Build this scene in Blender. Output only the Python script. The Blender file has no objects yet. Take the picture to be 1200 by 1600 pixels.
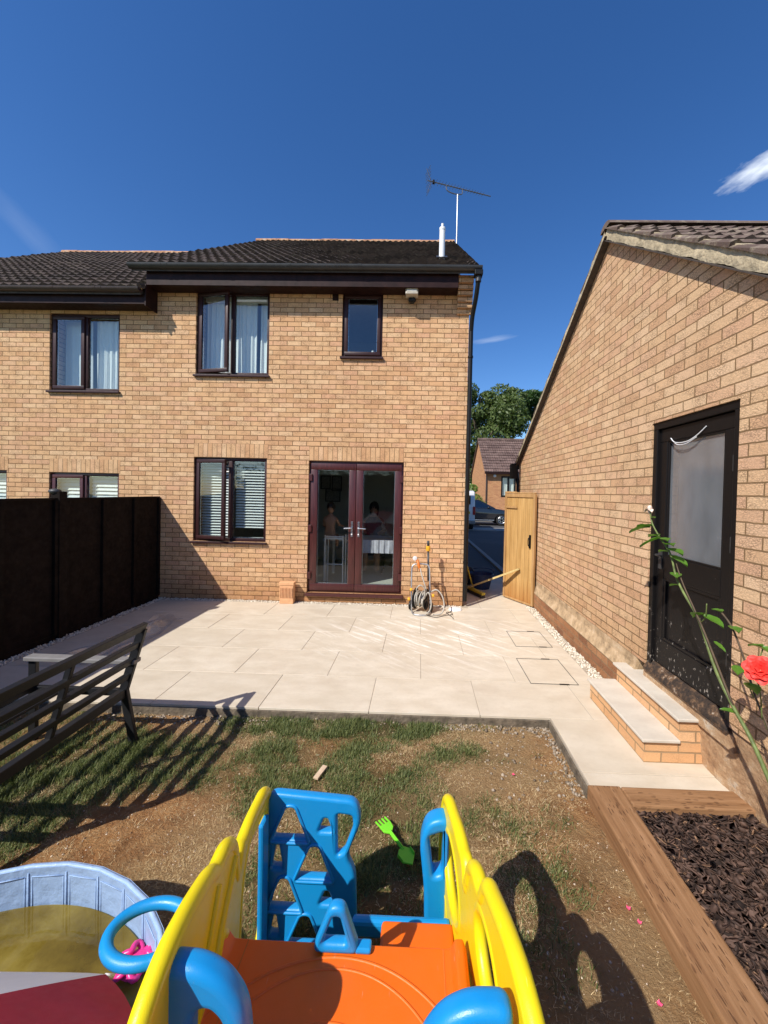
import bpy, bmesh, math, random
import numpy as np
from mathutils import Vector, Matrix
random.seed(7)
RNG = np.random.default_rng(11)
S = bpy.context.scene
C = S.collection
PI = math.pi
R = math.radians

# ------------------------------------------------------------------ camera
CAMH = 1.78
FPX, PX, PY = 600.0, 641.0, 778.0          # focal length and principal point in 1200x1600 pixels
yaw = math.atan((655 - PX) / FPX); pitch = math.atan((PY - 769) / FPX); roll = 0.022
fwd = Vector((-math.sin(yaw) * math.cos(pitch), math.cos(yaw) * math.cos(pitch), -math.sin(pitch)))
rt = fwd.cross(Vector((0, 0, 1))).normalized(); up = rt.cross(fwd)
rt2 = rt * math.cos(roll) + up * math.sin(roll); up2 = -rt * math.sin(roll) + up * math.cos(roll)
cam = bpy.data.cameras.new('camera'); cam_o = bpy.data.objects.new('camera', cam); C.objects.link(cam_o)
m3 = Matrix((rt2, up2, -fwd)).transposed()
cam_o.matrix_world = Matrix.Translation((0, 0, CAMH)) @ m3.to_4x4()
cam.sensor_fit = 'VERTICAL'; cam.sensor_height = 36.0; cam.sensor_width = 27.0
cam.lens = 36.0 * FPX / 1600.0
cam.shift_x = (600 - PX) / 1600.0
cam.shift_y = (PY - 800) / 1600.0
cam.clip_start = 0.05; cam.clip_end = 2000
S.camera = cam_o
S.render.resolution_x = 768; S.render.resolution_y = 1024

# ------------------------------------------------------------------ light
SUN = Vector((0.69, 0.75, -1.0)).normalized()     # direction the light travels
sun_el = math.asin(-SUN.z)
sun_az = math.atan2(-SUN.x, -SUN.y)               # clockwise from +Y
sl = bpy.data.lights.new('sun', 'SUN'); sl.energy = 5.0; sl.angle = R(0.5); sl.color = (1.0, 0.95, 0.88)
so = bpy.data.objects.new('sun', sl); C.objects.link(so)
so.rotation_mode = 'QUATERNION'; so.rotation_quaternion = SUN.to_track_quat('-Z', 'Y')
so.location = (-6, -6, 12)
S.view_settings.view_transform = 'Standard'; S.view_settings.look = 'None'
S.view_settings.exposure = 0.22; S.view_settings.gamma = 1.0

W = bpy.data.worlds.new('World'); S.world = W; W.use_nodes = True
nt = W.node_tree; nt.nodes.clear()
def N(t, typ, **kw):
    n = t.nodes.new(typ)
    for k, v in kw.items():
        if k.startswith('i_'):
            n.inputs[k[2:].replace('_', ' ')].default_value = v
        else: setattr(n, k, v)
    return n
def L(t, a, b): t.links.new(a, b)
wo = N(nt, 'ShaderNodeOutputWorld'); bg = N(nt, 'ShaderNodeBackground'); bg.inputs['Strength'].default_value = 0.12
sky = N(nt, 'ShaderNodeTexSky', sky_type='NISHITA'); sky.sun_disc = False
sky.sun_elevation = sun_el; sky.sun_rotation = sun_az; sky.air_density = 1.0; sky.dust_density = 0.25; sky.ozone_density = 4.0; sky.altitude = 300
tc = N(nt, 'ShaderNodeTexCoord')
# thin clouds, fixed in the sky by direction
def cloud(direction, su, sv, ang, strength, scale, thresh):
    d = Vector(direction).normalized(); a = d.cross(Vector((0, 0, 1))).normalized(); b = a.cross(d)
    a2 = a * math.cos(ang) + b * math.sin(ang); b2 = -a * math.sin(ang) + b * math.cos(ang)
    def dot(v, k):
        n = N(nt, 'ShaderNodeVectorMath', operation='DOT_PRODUCT'); L(nt, tc.outputs['Generated'], n.inputs[0]); n.inputs[1].default_value = v
        q = N(nt, 'ShaderNodeMath', operation='MULTIPLY'); L(nt, n.outputs['Value'], q.inputs[0]); q.inputs[1].default_value = 1.0 / k
        return q.outputs[0]
    cmb = N(nt, 'ShaderNodeCombineXYZ'); L(nt, dot(a2, su), cmb.inputs[0]); L(nt, dot(b2, sv), cmb.inputs[1])
    ns = N(nt, 'ShaderNodeTexNoise'); ns.inputs['Scale'].default_value = scale; ns.inputs['Detail'].default_value = 5
    L(nt, cmb.outputs[0], ns.inputs['Vector'])
    ln = N(nt, 'ShaderNodeVectorMath', operation='LENGTH'); L(nt, cmb.outputs[0], ln.inputs[0])
    f = N(nt, 'ShaderNodeMapRange'); f.inputs['From Min'].default_value = 0.2; f.inputs['From Max'].default_value = 1.0; f.inputs['To Min'].default_value = 1; f.inputs['To Max'].default_value = 0
    L(nt, ln.outputs['Value'], f.inputs['Value'])
    dd = N(nt, 'ShaderNodeVectorMath', operation='DOT_PRODUCT'); L(nt, tc.outputs['Generated'], dd.inputs[0]); dd.inputs[1].default_value = d
    gt = N(nt, 'ShaderNodeMath', operation='GREATER_THAN'); L(nt, dd.outputs['Value'], gt.inputs[0]); gt.inputs[1].default_value = 0.3
    g = N(nt, 'ShaderNodeMath', operation='ADD'); L(nt, f.outputs[0], g.inputs[0]); L(nt, ns.outputs['Fac'], g.inputs[1])
    h = N(nt, 'ShaderNodeMapRange'); h.inputs['From Min'].default_value = thresh; h.inputs['From Max'].default_value = thresh + 0.8; h.inputs['To Max'].default_value = strength
    L(nt, g.outputs[0], h.inputs['Value'])
    k = N(nt, 'ShaderNodeMath', operation='MULTIPLY'); L(nt, h.outputs[0], k.inputs[0]); L(nt, gt.outputs[0], k.inputs[1])
    return k.outputs[0]
cur = sky.outputs['Color']
hs = N(nt, 'ShaderNodeHueSaturation'); hs.inputs['Saturation'].default_value = 1.24; hs.inputs['Value'].default_value = 1.12; hs.inputs['Hue'].default_value = 0.508
L(nt, cur, hs.inputs['Color']); cur = hs.outputs['Color']
for args in (((0.548, 0.640, 0.540), 0.085, 0.030, R(10), 0.85, 3.2, 0.84),
             ((0.165, 0.916, 0.365), 0.09, 0.012, R(6), 0.22, 1.2, 0.95),
             ((-0.656, 0.627, 0.420), 0.11, 0.03, R(-40), 0.05, 1.0, 0.85)):
    mx = N(nt, 'ShaderNodeMixRGB'); L(nt, cloud(*args), mx.inputs[0]); L(nt, cur, mx.inputs[1]); mx.inputs[2].default_value = (8.0, 8.6, 9.4, 1)
    cur = mx.outputs[0]
L(nt, cur, bg.inputs['Color']); L(nt, bg.outputs[0], wo.inputs['Surface'])

# ------------------------------------------------------------------ materials
MATS = {}
def mat(name):
    m = bpy.data.materials.new(name); m.use_nodes = True; t = m.node_tree
    b = t.nodes['Principled BSDF']; MATS[name] = m
    return m, t, b
def vmath(t, op, a, b=None):
    n = N(t, 'ShaderNodeVectorMath', operation=op)
    for i, v in enumerate((a, b)):
        if v is None: continue
        if isinstance(v, bpy.types.NodeSocket): L(t, v, n.inputs[i])
        else: n.inputs[i].default_value = v
    return n.outputs[0]
def fm(t, op, a, b=0.0, clamp=False):
    n = N(t, 'ShaderNodeMath', operation=op, use_clamp=clamp)
    for i, v in enumerate((a, b)):
        if isinstance(v, bpy.types.NodeSocket): L(t, v, n.inputs[i])
        else: n.inputs[i].default_value = v
    return n.outputs[0]
def noise(t, vec, scale, detail=4, rough=0.55, out='Fac'):
    n = N(t, 'ShaderNodeTexNoise'); n.inputs['Scale'].default_value = scale; n.inputs['Detail'].default_value = detail; n.inputs['Roughness'].default_value = rough
    if vec is not None: L(t, vec, n.inputs['Vector'])
    return n.outputs[out]
def ramp(t, fac, stops, interp='LINEAR'):
    n = N(t, 'ShaderNodeValToRGB'); n.color_ramp.interpolation = interp
    e = n.color_ramp.elements
    while len(e) > 1: e.remove(e[-1])
    e[0].position = stops[0][0]; e[0].color = (*stops[0][1], 1)
    for p, c in stops[1:]:
        x = e.new(p); x.color = (*c, 1)
    L(t, fac, n.inputs['Fac']); return n.outputs['Color']
def mrange(t, v, a, b, c=0.0, d=1.0):
    n = N(t, 'ShaderNodeMapRange'); L(t, v, n.inputs['Value'])
    for k, x in zip(('From Min', 'From Max', 'To Min', 'To Max'), (a, b, c, d)): n.inputs[k].default_value = x
    return n.outputs[0]
def mixc(t, f, a, b, mode='MIX'):
    n = N(t, 'ShaderNodeMixRGB', blend_type=mode)
    for i, v in enumerate((f, a, b)):
        if isinstance(v, bpy.types.NodeSocket): L(t, v, n.inputs[i])
        elif i == 0: n.inputs[0].default_value = v
        else: n.inputs[i].default_value = (*v, 1)
    return n.outputs[0]
def bump(t, b, h, strength, dist=0.01):
    n = N(t, 'ShaderNodeBump'); n.inputs['Strength'].default_value = strength; n.inputs['Distance'].default_value = dist
    L(t, h, n.inputs['Height']); L(t, n.outputs[0], b.inputs['Normal'])
def uvco(t): return N(t, 'ShaderNodeTexCoord').outputs['UV']
def obco(t): return N(t, 'ShaderNodeTexCoord').outputs['Object']
def geo(t): return N(t, 'ShaderNodeNewGeometry').outputs['Position']

def simple(name, col, rough=0.5, metal=0.0, var=0.12, vs=18, bmp=0.0, bs=60, spec=0.5, coat=0.0):
    m, t, b = mat(name); p = geo(t)
    n = noise(t, p, vs, 5)
    c = mixc(t, mrange(t, n, 0.3, 0.7), tuple(x * (1 - var) for x in col), tuple(min(1, x * (1 + var)) for x in col))
    L(t, c, b.inputs['Base Color']); b.inputs['Metallic'].default_value = metal
    L(t, mrange(t, noise(t, p, vs * 2.3, 4), 0.3, 0.7, rough * 0.85, min(1, rough * 1.15)), b.inputs['Roughness'])
    b.inputs['Specular IOR Level'].default_value = spec
    b.inputs['Coat Weight'].default_value = coat
    if bmp: bump(t, b, noise(t, p, bs, 5), bmp, 0.01)
    return m

def brick(name, cols, mortar, offset=0.5, bw=0.225, rh=0.075, ms=0.0055, texture=1.0, dirt=0.35, lowz=None):
    m, t, b = mat(name); uv = uvco(t); P = geo(t)
    dist = N(t, 'ShaderNodeTexNoise'); dist.inputs['Scale'].default_value = 14; dist.inputs['Detail'].default_value = 4; L(t, uv, dist.inputs['Vector'])
    off = vmath(t, 'SCALE', vmath(t, 'SUBTRACT', dist.outputs['Color'], (0.5, 0.5, 0.5))); off.node.inputs['Scale'].default_value = 0.009
    uvd = vmath(t, 'ADD', uv, off)
    def bt(size, smooth):
        k = N(t, 'ShaderNodeTexBrick'); k.offset = offset; k.inputs['Scale'].default_value = 1
        k.inputs['Brick Width'].default_value = bw; k.inputs['Row Height'].default_value = rh
        k.inputs['Mortar Size'].default_value = size; k.inputs['Mortar Smooth'].default_value = smooth
        k.inputs['Color1'].default_value = (0, 0, 0, 1); k.inputs['Color2'].default_value = (1, 1, 1, 1); k.inputs['Mortar'].default_value = (0.5, 0.5, 0.5, 1)
        L(t, uvd, k.inputs['Vector']); return k
    k = bt(ms, 0.25)
    tone = ramp(t, k.outputs['Color'], [(i / (len(cols) - 1), c) for i, c in enumerate(cols)])
    # creased, dragged face of a rustic brick
    sc = vmath(t, 'MULTIPLY', uv, (1.0, 2.2, 1.0))
    w = N(t, 'ShaderNodeTexVoronoi', feature='DISTANCE_TO_EDGE'); w.inputs['Scale'].default_value = 46; w.inputs['Randomness'].default_value = 1
    nz = noise(t, sc, 9, 3, 0.6, 'Color'); nz2 = vmath(t, 'ADD', sc, vmath(t, 'MULTIPLY', nz, (0.09, 0.09, 0.09)))
    L(t, nz2, w.inputs['Vector'])
    cre = mrange(t, w.outputs['Distance'], 0.0, 0.16)
    fine = noise(t, uv, 130, 5, 0.7)
    patchy = mrange(t, noise(t, uv, 7, 3), 0.42, 0.6)
    cre_amt = fm(t, 'MULTIPLY', fm(t, 'SUBTRACT', 1.0, cre), fm(t, 'ADD', fm(t, 'MULTIPLY', patchy, 0.6), 0.28))
    tone = mixc(t, fm(t, 'MULTIPLY', cre_amt, 1.0 * texture), tone, tuple(c * 0.40 for c in cols[0]))
    tone = mixc(t, mrange(t, fine, 0.35, 0.7, 0, 0.5), tone, mixc(t, 1.0, tone, (1.22, 1.18, 1.1), 'MULTIPLY'))
    tone = mixc(t, mrange(t, noise(t, P, 0.9, 5, 0.6), 0.42, 0.75, 0, dirt), tone, mixc(t, 1.0, tone, (0.72, 0.70, 0.66), 'MULTIPLY'))
    mcol = mixc(t, mrange(t, noise(t, P, 3, 4), 0.35, 0.7), mortar, tuple(x * 1.35 for x in mortar))
    col = mixc(t, k.outputs['Fac'], tone, mcol)
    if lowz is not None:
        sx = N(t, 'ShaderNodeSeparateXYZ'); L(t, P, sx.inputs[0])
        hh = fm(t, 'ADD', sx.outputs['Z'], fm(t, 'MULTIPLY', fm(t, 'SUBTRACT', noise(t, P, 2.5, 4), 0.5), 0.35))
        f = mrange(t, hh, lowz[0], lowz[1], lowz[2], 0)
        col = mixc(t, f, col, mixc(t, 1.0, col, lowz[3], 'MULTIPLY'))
    L(t, col, b.inputs['Base Color']); b.inputs['Roughness'].default_value = 0.93; b.inputs['Specular IOR Level'].default_value = 0.2
    hgt = fm(t, 'SUBTRACT', 1.0, k.outputs['Fac'])
    hh = fm(t, 'ADD', hgt, fm(t, 'MULTIPLY', cre, 0.22 * texture)); hh = fm(t, 'ADD', hh, fm(t, 'MULTIPLY', fine, 0.35))
    bump(t, b, hh, 0.8, 0.006)
    return m
HB = [(0.605, 0.342, 0.18), (0.685, 0.412, 0.215), (0.715, 0.457, 0.248), (0.68, 0.388, 0.225), (0.755, 0.505, 0.292), (0.69, 0.422, 0.222)]
GB = [(0.60, 0.36, 0.205), (0.67, 0.43, 0.245), (0.71, 0.478, 0.278), (0.65, 0.392, 0.238), (0.74, 0.515, 0.315), (0.67, 0.442, 0.25)]
brick('house_brick', HB, (0.19, 0.105, 0.048), lowz=(0.05, 0.5, 0.75, (0.62, 0.52, 0.42)))
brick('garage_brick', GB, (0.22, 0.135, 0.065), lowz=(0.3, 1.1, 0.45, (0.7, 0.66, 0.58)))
brick('soldier_brick', [tuple(c * 0.97 for c in x) for x in HB], (0.27, 0.16, 0.08), offset=0.0)
brick('plinth_brick', [(0.28, 0.13, 0.07), (0.40, 0.19, 0.09), (0.46, 0.24, 0.12)], (0.20, 0.14, 0.08), dirt=0.7)
brick('step_brick', [(0.60, 0.34, 0.17), (0.68, 0.40, 0.2), (0.74, 0.46, 0.25), (0.64, 0.37, 0.19)], (0.30, 0.20, 0.11), texture=0.35, dirt=0.1, rh=0.0725, ms=0.006)
brick('far_brick', [(0.45, 0.2, 0.1), (0.58, 0.3, 0.14), (0.52, 0.25, 0.12)], (0.30, 0.19, 0.11), texture=0.2)

def roofmat(name, c1, c2, lich, la):
    m, t, b = mat(name); uv = uvco(t); P = geo(t)
    cell = vmath(t, 'FLOOR', vmath(t, 'DIVIDE', uv, (0.30, 0.30, 1)))
    wn = N(t, 'ShaderNodeTexWhiteNoise', noise_dimensions='2D'); L(t, cell, wn.inputs['Vector'])
    c = mixc(t, wn.outputs['Value'], c1, c2)
    c = mixc(t, mrange(t, noise(t, P, 14, 6, 0.7), 0.52, 0.68, 0, la), c, lich)
    c = mixc(t, mrange(t, noise(t, P, 1.2, 4), 0.4, 0.7, 0, 0.5), c, mixc(t, 1.0, c, (0.6, 0.55, 0.55), 'MULTIPLY'))
    L(t, c, b.inputs['Base Color']); b.inputs['Roughness'].default_value = 0.85; b.inputs['Specular IOR Level'].default_value = 0.3
    bump(t, b, noise(t, P, 90, 5, 0.7), 0.6, 0.006)
    return m
roofmat('roof_tile', (0.045, 0.031, 0.024), (0.10, 0.070, 0.054), (0.22, 0.18, 0.12), 0.5)
roofmat('garage_tile', (0.115, 0.078, 0.060), (0.19, 0.14, 0.11), (0.36, 0.31, 0.21), 0.75)
roofmat('far_tile', (0.10, 0.060, 0.05), (0.18, 0.115, 0.095), (0.34, 0.28, 0.22), 0.6)
def ridgemat():
    m, t, b = mat('ridge_tile'); P = geo(t)
    c = ramp(t, noise(t, P, 6, 6, 0.7), [(0.32, (0.10, 0.07, 0.055)), (0.45, (0.36, 0.17, 0.08)), (0.56, (0.44, 0.25, 0.13)), (0.66, (0.40, 0.35, 0.28))])
    L(t, c, b.inputs['Base Color']); b.inputs['Roughness'].default_value = 0.9; bump(t, b, noise(t, P, 60), 0.5, 0.01)
ridgemat()
simple('brown_upvc', (0.036, 0.013, 0.013), 0.45, var=0.2, spec=0.3)
def doorfoil():
    m, t, b = mat('rosewood_foil'); P = geo(t)
    n = noise(t, vmath(t, 'MULTIPLY', P, (60, 60, 4)), 1.0, 5, 0.65)
    L(t, ramp(t, n, [(0.3, (0.040, 0.009, 0.008)), (0.7, (0.088, 0.020, 0.018))]), b.inputs['Base Color'])
    b.inputs['Roughness'].default_value = 0.36
doorfoil()
simple('fascia_paint', (0.022, 0.009, 0.008), 0.5, var=0.35, vs=8, spec=0.15)
simple('grey_gutter', (0.036, 0.036, 0.038), 0.45, var=0.25, vs=6)
simple('brown_gutter', (0.05, 0.032, 0.03), 0.4, var=0.25, vs=6)
simple('black_pvc', (0.008, 0.008, 0.008), 0.45, spec=0.25)
simple('white_pvc', (0.78, 0.78, 0.77), 0.35, var=0.04)
simple('cream_plastic', (0.62, 0.58, 0.48), 0.5, var=0.08)
simple('old_lamp_plastic', (0.42, 0.37, 0.29), 0.5, var=0.15)
simple('silver_metal', (0.6, 0.6, 0.6), 0.28, 1.0, var=0.08)
simple('aerial_metal', (0.20, 0.20, 0.21), 0.45, 0.6, var=0.2)
simple('galvanised', (0.5, 0.51, 0.52), 0.4, 0.8, var=0.15)
simple('curtain', (0.80, 0.80, 0.78), 0.9, var=0.03)
simple('blind_slat', (0.78, 0.77, 0.74), 0.6, var=0.04)
simple('room_wall', (0.42, 0.42, 0.38), 0.9, var=0.05)
simple('room_floor', (0.16, 0.13, 0.10), 0.6, var=0.2)
simple('dark_print', (0.02, 0.02, 0.02), 0.5)
simple('paper_print', (0.25, 0.25, 0.24), 0.8, var=0.4, vs=30)
simple('skin', (0.36, 0.19, 0.12), 0.55, var=0.06)
simple('dark_hair', (0.018, 0.012, 0.01), 0.55, var=0.2)
simple('dark_cloth', (0.03, 0.035, 0.05), 0.9, var=0.2)
simple('pale_cloth', (0.55, 0.53, 0.6), 0.9, var=0.1)
simple('fence_stain', (0.012, 0.008, 0.006), 0.85, var=0.4, vs=9, bmp=0.4, bs=40, spec=0.12)
simple('bench_metal', (0.013, 0.0135, 0.015), 0.45, 0.0, var=0.1, spec=0.35)
simple('arm_board', (0.20, 0.19, 0.18), 0.5, var=0.1)
def toy(name, col, rough):
    m, t, b = mat(name); P = geo(t)
    c = mixc(t, mrange(t, noise(t, P, 5, 4), 0.35, 0.7, 0, 0.22), col, tuple(min(1, x * 0.82 + 0.015) for x in col))
    grime = mrange(t, noise(t, P, 38, 8, 0.8), 0.60, 0.72, 0, 0.40)
    c = mixc(t, grime, c, tuple(x * 0.5 + 0.05 for x in col))
    scr = mrange(t, noise(t, vmath(t, 'MULTIPLY', P, (160, 16, 60)), 1.0, 3, 0.6), 0.69, 0.72, 0, 0.3)
    c = mixc(t, scr, c, tuple(min(1, x * 0.7 + 0.22) for x in col))
    L(t, c, b.inputs['Base Color'])
    L(t, mrange(t, noise(t, P, 22, 6, 0.7), 0.3, 0.7, rough * 0.8, rough * 1.5), b.inputs['Roughness'])
    bump(t, b, fm(t, 'ADD', noise(t, P, 380, 3), fm(t, 'MULTIPLY', noise(t, P, 7, 2), 2.0)), 0.10, 0.006)
toy('toy_yellow', (0.86, 0.67, 0.004), 0.33); toy('toy_blue', (0.006, 0.255, 0.60), 0.33); toy('toy_orange', (0.85, 0.14, 0.004), 0.42)
simple('toy_green', (0.18, 0.66, 0.03), 0.4, var=0.05)
simple('toy_pink', (0.75, 0.03, 0.22), 0.35, var=0.06)
simple('pool_liner', (0.30, 0.43, 0.64), 0.5, var=0.08, bmp=0.8, bs=16)
simple('canopy_red', (0.33, 0.006, 0.03), 0.8, var=0.08, bmp=0.25, bs=500)
simple('canopy_white', (0.70, 0.69, 0.70), 0.8, var=0.03, bmp=0.25, bs=500)
simple('render_verge', (0.44, 0.36, 0.23), 0.95, var=0.4, vs=13, bmp=1.0, bs=38)
simple('soffit_board', (0.06, 0.045, 0.035), 0.8, var=0.3)
simple('tyre', (0.015, 0.015, 0.015), 0.8)
simple('car_black', (0.008, 0.009, 0.012), 0.2, var=0.05, coat=1.0)
simple('van_white', (0.72, 0.72, 0.72), 0.35, var=0.03, coat=0.4)
simple('lamp_red', (0.4, 0.01, 0.01), 0.3)
simple('hose_grey', (0.42, 0.39, 0.33), 0.45, var=0.1)
simple('amber_plastic', (0.75, 0.38, 0.02), 0.4, var=0.1)
simple('orange_plastic', (0.62, 0.16, 0.02), 0.45, var=0.1)
simple('yellow_tool', (0.55, 0.42, 0.03), 0.5, var=0.15)
simple('bucket_blue', (0.01, 0.03, 0.10), 0.5, var=0.2)
simple('clay', (0.66, 0.36, 0.18), 0.85, var=0.12, bmp=0.3, bs=90)
simple('white_ceramic', (0.8, 0.8, 0.8), 0.25, var=0.03)
simple('joint_grout', (0.40, 0.34, 0.26), 0.95, var=0.1, bmp=0.3, bs=100)
simple('cover_trim', (0.05, 0.05, 0.05), 0.5, 0.3, var=0.3)
simple('rose_stem', (0.13, 0.17, 0.045), 0.6, var=0.35, vs=30)
simple('rose_old_stem', (0.085, 0.055, 0.03), 0.7, var=0.3, vs=30)
simple('rose_petal', (0.85, 0.05, 0.035), 0.6, var=0.12, vs=30)
simple('pink_petal', (0.75, 0.08, 0.18), 0.7, var=0.2, vs=60)
simple('faded_bud', (0.72, 0.55, 0.45), 0.7, var=0.2, vs=60)
simple('bark', (0.09, 0.07, 0.05), 0.95, var=0.3, bmp=0.6, bs=20)
simple('chalk_stone', (0.66, 0.61, 0.53), 0.85, var=0.2, vs=25)
simple('kerb_stone', (0.28, 0.26, 0.24), 0.9, var=0.15, vs=25, bmp=0.3)

def leafmat(name, c1, c2, trans=0.25, rough=0.5):
    m, t, b = mat(name)
    g = N(t, 'ShaderNodeNewGeometry')
    c = mixc(t, g.outputs['Random Per Island'], c1, c2)
    L(t, c, b.inputs['Base Color']); b.inputs['Roughness'].default_value = rough; b.inputs['Specular IOR Level'].default_value = 0.35
    tr = N(t, 'ShaderNodeBsdfTranslucent'); L(t, mixc(t, 1.0, c, (1.3, 1.5, 0.7), 'MULTIPLY'), tr.inputs['Color'])
    ms = N(t, 'ShaderNodeMixShader'); ms.inputs[0].default_value = trans
    L(t, b.outputs[0], ms.inputs[1]); L(t, tr.outputs[0], ms.inputs[2])
    L(t, ms.outputs[0], t.nodes['Material Output'].inputs['Surface'])
leafmat('tree_leaf', (0.045, 0.08, 0.02), (0.14, 0.18, 0.05))
leafmat('tree_leaf_dark', (0.025, 0.06, 0.014), (0.065, 0.12, 0.025))
leafmat('shrub_leaf', (0.12, 0.2, 0.03), (0.2, 0.28, 0.05))
leafmat('rose_leaf', (0.06, 0.15, 0.02), (0.12, 0.26, 0.03), 0.3, 0.35)
leafmat('grass_blade', (0.036, 0.070, 0.014), (0.25, 0.265, 0.095), 0.25, 0.55)
leafmat('straw', (0.24, 0.13, 0.05), (0.82, 0.63, 0.35), 0.15, 0.8)
leafmat('bark_chip', (0.026, 0.015, 0.011), (0.125, 0.072, 0.050), 0.0, 0.75)
leafmat('pale_chip', (0.12, 0.06, 0.035), (0.34, 0.2, 0.11), 0.0, 0.8)
leafmat('pebble_white', (0.62, 0.54, 0.40), (0.85, 0.78, 0.66), 0.0, 0.7)
leafmat('rubble_grey', (0.14, 0.105, 0.07), (0.42, 0.34, 0.25), 0.0, 0.85)
leafmat('grit', (0.25, 0.14, 0.07), (0.6, 0.5, 0.38), 0.0, 0.9)

def glass(name, tint=(1, 1, 1), refl=1.45, base=0.04, rough=0.0, dirty=0.0):
    m, t, b = mat(name); t.nodes.remove(b)
    tr = N(t, 'ShaderNodeBsdfTransparent'); tr.inputs[0].default_value = (*tint, 1)
    gl = N(t, 'ShaderNodeBsdfGlossy'); gl.inputs['Roughness'].default_value = rough
    fr = N(t, 'ShaderNodeFresnel'); fr.inputs['IOR'].default_value = refl
    f = fm(t, 'ADD', fm(t, 'MULTIPLY', fr.outputs[0], 2.0), base, clamp=True)
    gn = N(t, 'ShaderNodeNewGeometry'); f = fm(t, 'MULTIPLY', f, fm(t, 'SUBTRACT', 1.0, gn.outputs['Backfacing']))
    ms = N(t, 'ShaderNodeMixShader'); L(t, f, ms.inputs[0]); L(t, tr.outputs[0], ms.inputs[1]); L(t, gl.outputs[0], ms.inputs[2])
    out = ms.outputs[0]
    if dirty:
        df = N(t, 'ShaderNodeBsdfDiffuse'); df.inputs[0].default_value = (0.6, 0.62, 0.64, 1)
        m2 = N(t, 'ShaderNodeMixShader'); P = geo(t)
        L(t, mrange(t, noise(t, vmath(t, 'MULTIPLY', P, (1, 2.5, 1)), 3, 6, 0.6), 0.3, 0.75, dirty * 0.6, dirty), m2.inputs[0])
        L(t, out, m2.inputs[1]); L(t, df.outputs[0], m2.inputs[2]); out = m2.outputs[0]
    bm_ = N(t, 'ShaderNodeBump'); bm_.inputs['Strength'].default_value = 0.05; bm_.inputs['Distance'].default_value = 0.02
    L(t, noise(t, geo(t), 3.0, 2), bm_.inputs['Height']); L(t, bm_.outputs[0], gl.inputs['Normal'])
    L(t, out, t.nodes['Material Output'].inputs['Surface'])
glass('window_glass', (0.93, 0.97, 0.96), base=0.07)
glass('door_glass', (0.90, 0.93, 0.92), refl=1.36, base=0.0)
glass('garage_glass', (0.6, 0.62, 0.64), base=0.06, rough=0.12, dirty=0.22)
glass('car_glass', (0.12, 0.13, 0.14), base=0.06)
def film():
    m, t, b = mat('clear_film'); t.nodes.remove(b); P = geo(t)
    tr = N(t, 'ShaderNodeBsdfTransparent'); tr.inputs[0].default_value = (0.9, 0.9, 0.9, 1)
    gl = N(t, 'ShaderNodeBsdfGlossy'); gl.inputs['Roughness'].default_value = 0.22
    df = N(t, 'ShaderNodeBsdfDiffuse'); df.inputs[0].default_value = (0.7, 0.7, 0.7, 1)
    a = N(t, 'ShaderNodeMixShader'); a.inputs[0].default_value = 0.5; L(t, gl.outputs[0], a.inputs[1]); L(t, df.outputs[0], a.inputs[2])
    ms = N(t, 'ShaderNodeMixShader'); L(t, mrange(t, noise(t, P, 5, 4), 0.35, 0.7, 0.12, 0.5), ms.inputs[0]); L(t, tr.outputs[0], ms.inputs[1]); L(t, a.outputs[0], ms.inputs[2])
    L(t, ms.outputs[0], t.nodes['Material Output'].inputs['Surface'])
film()

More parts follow.
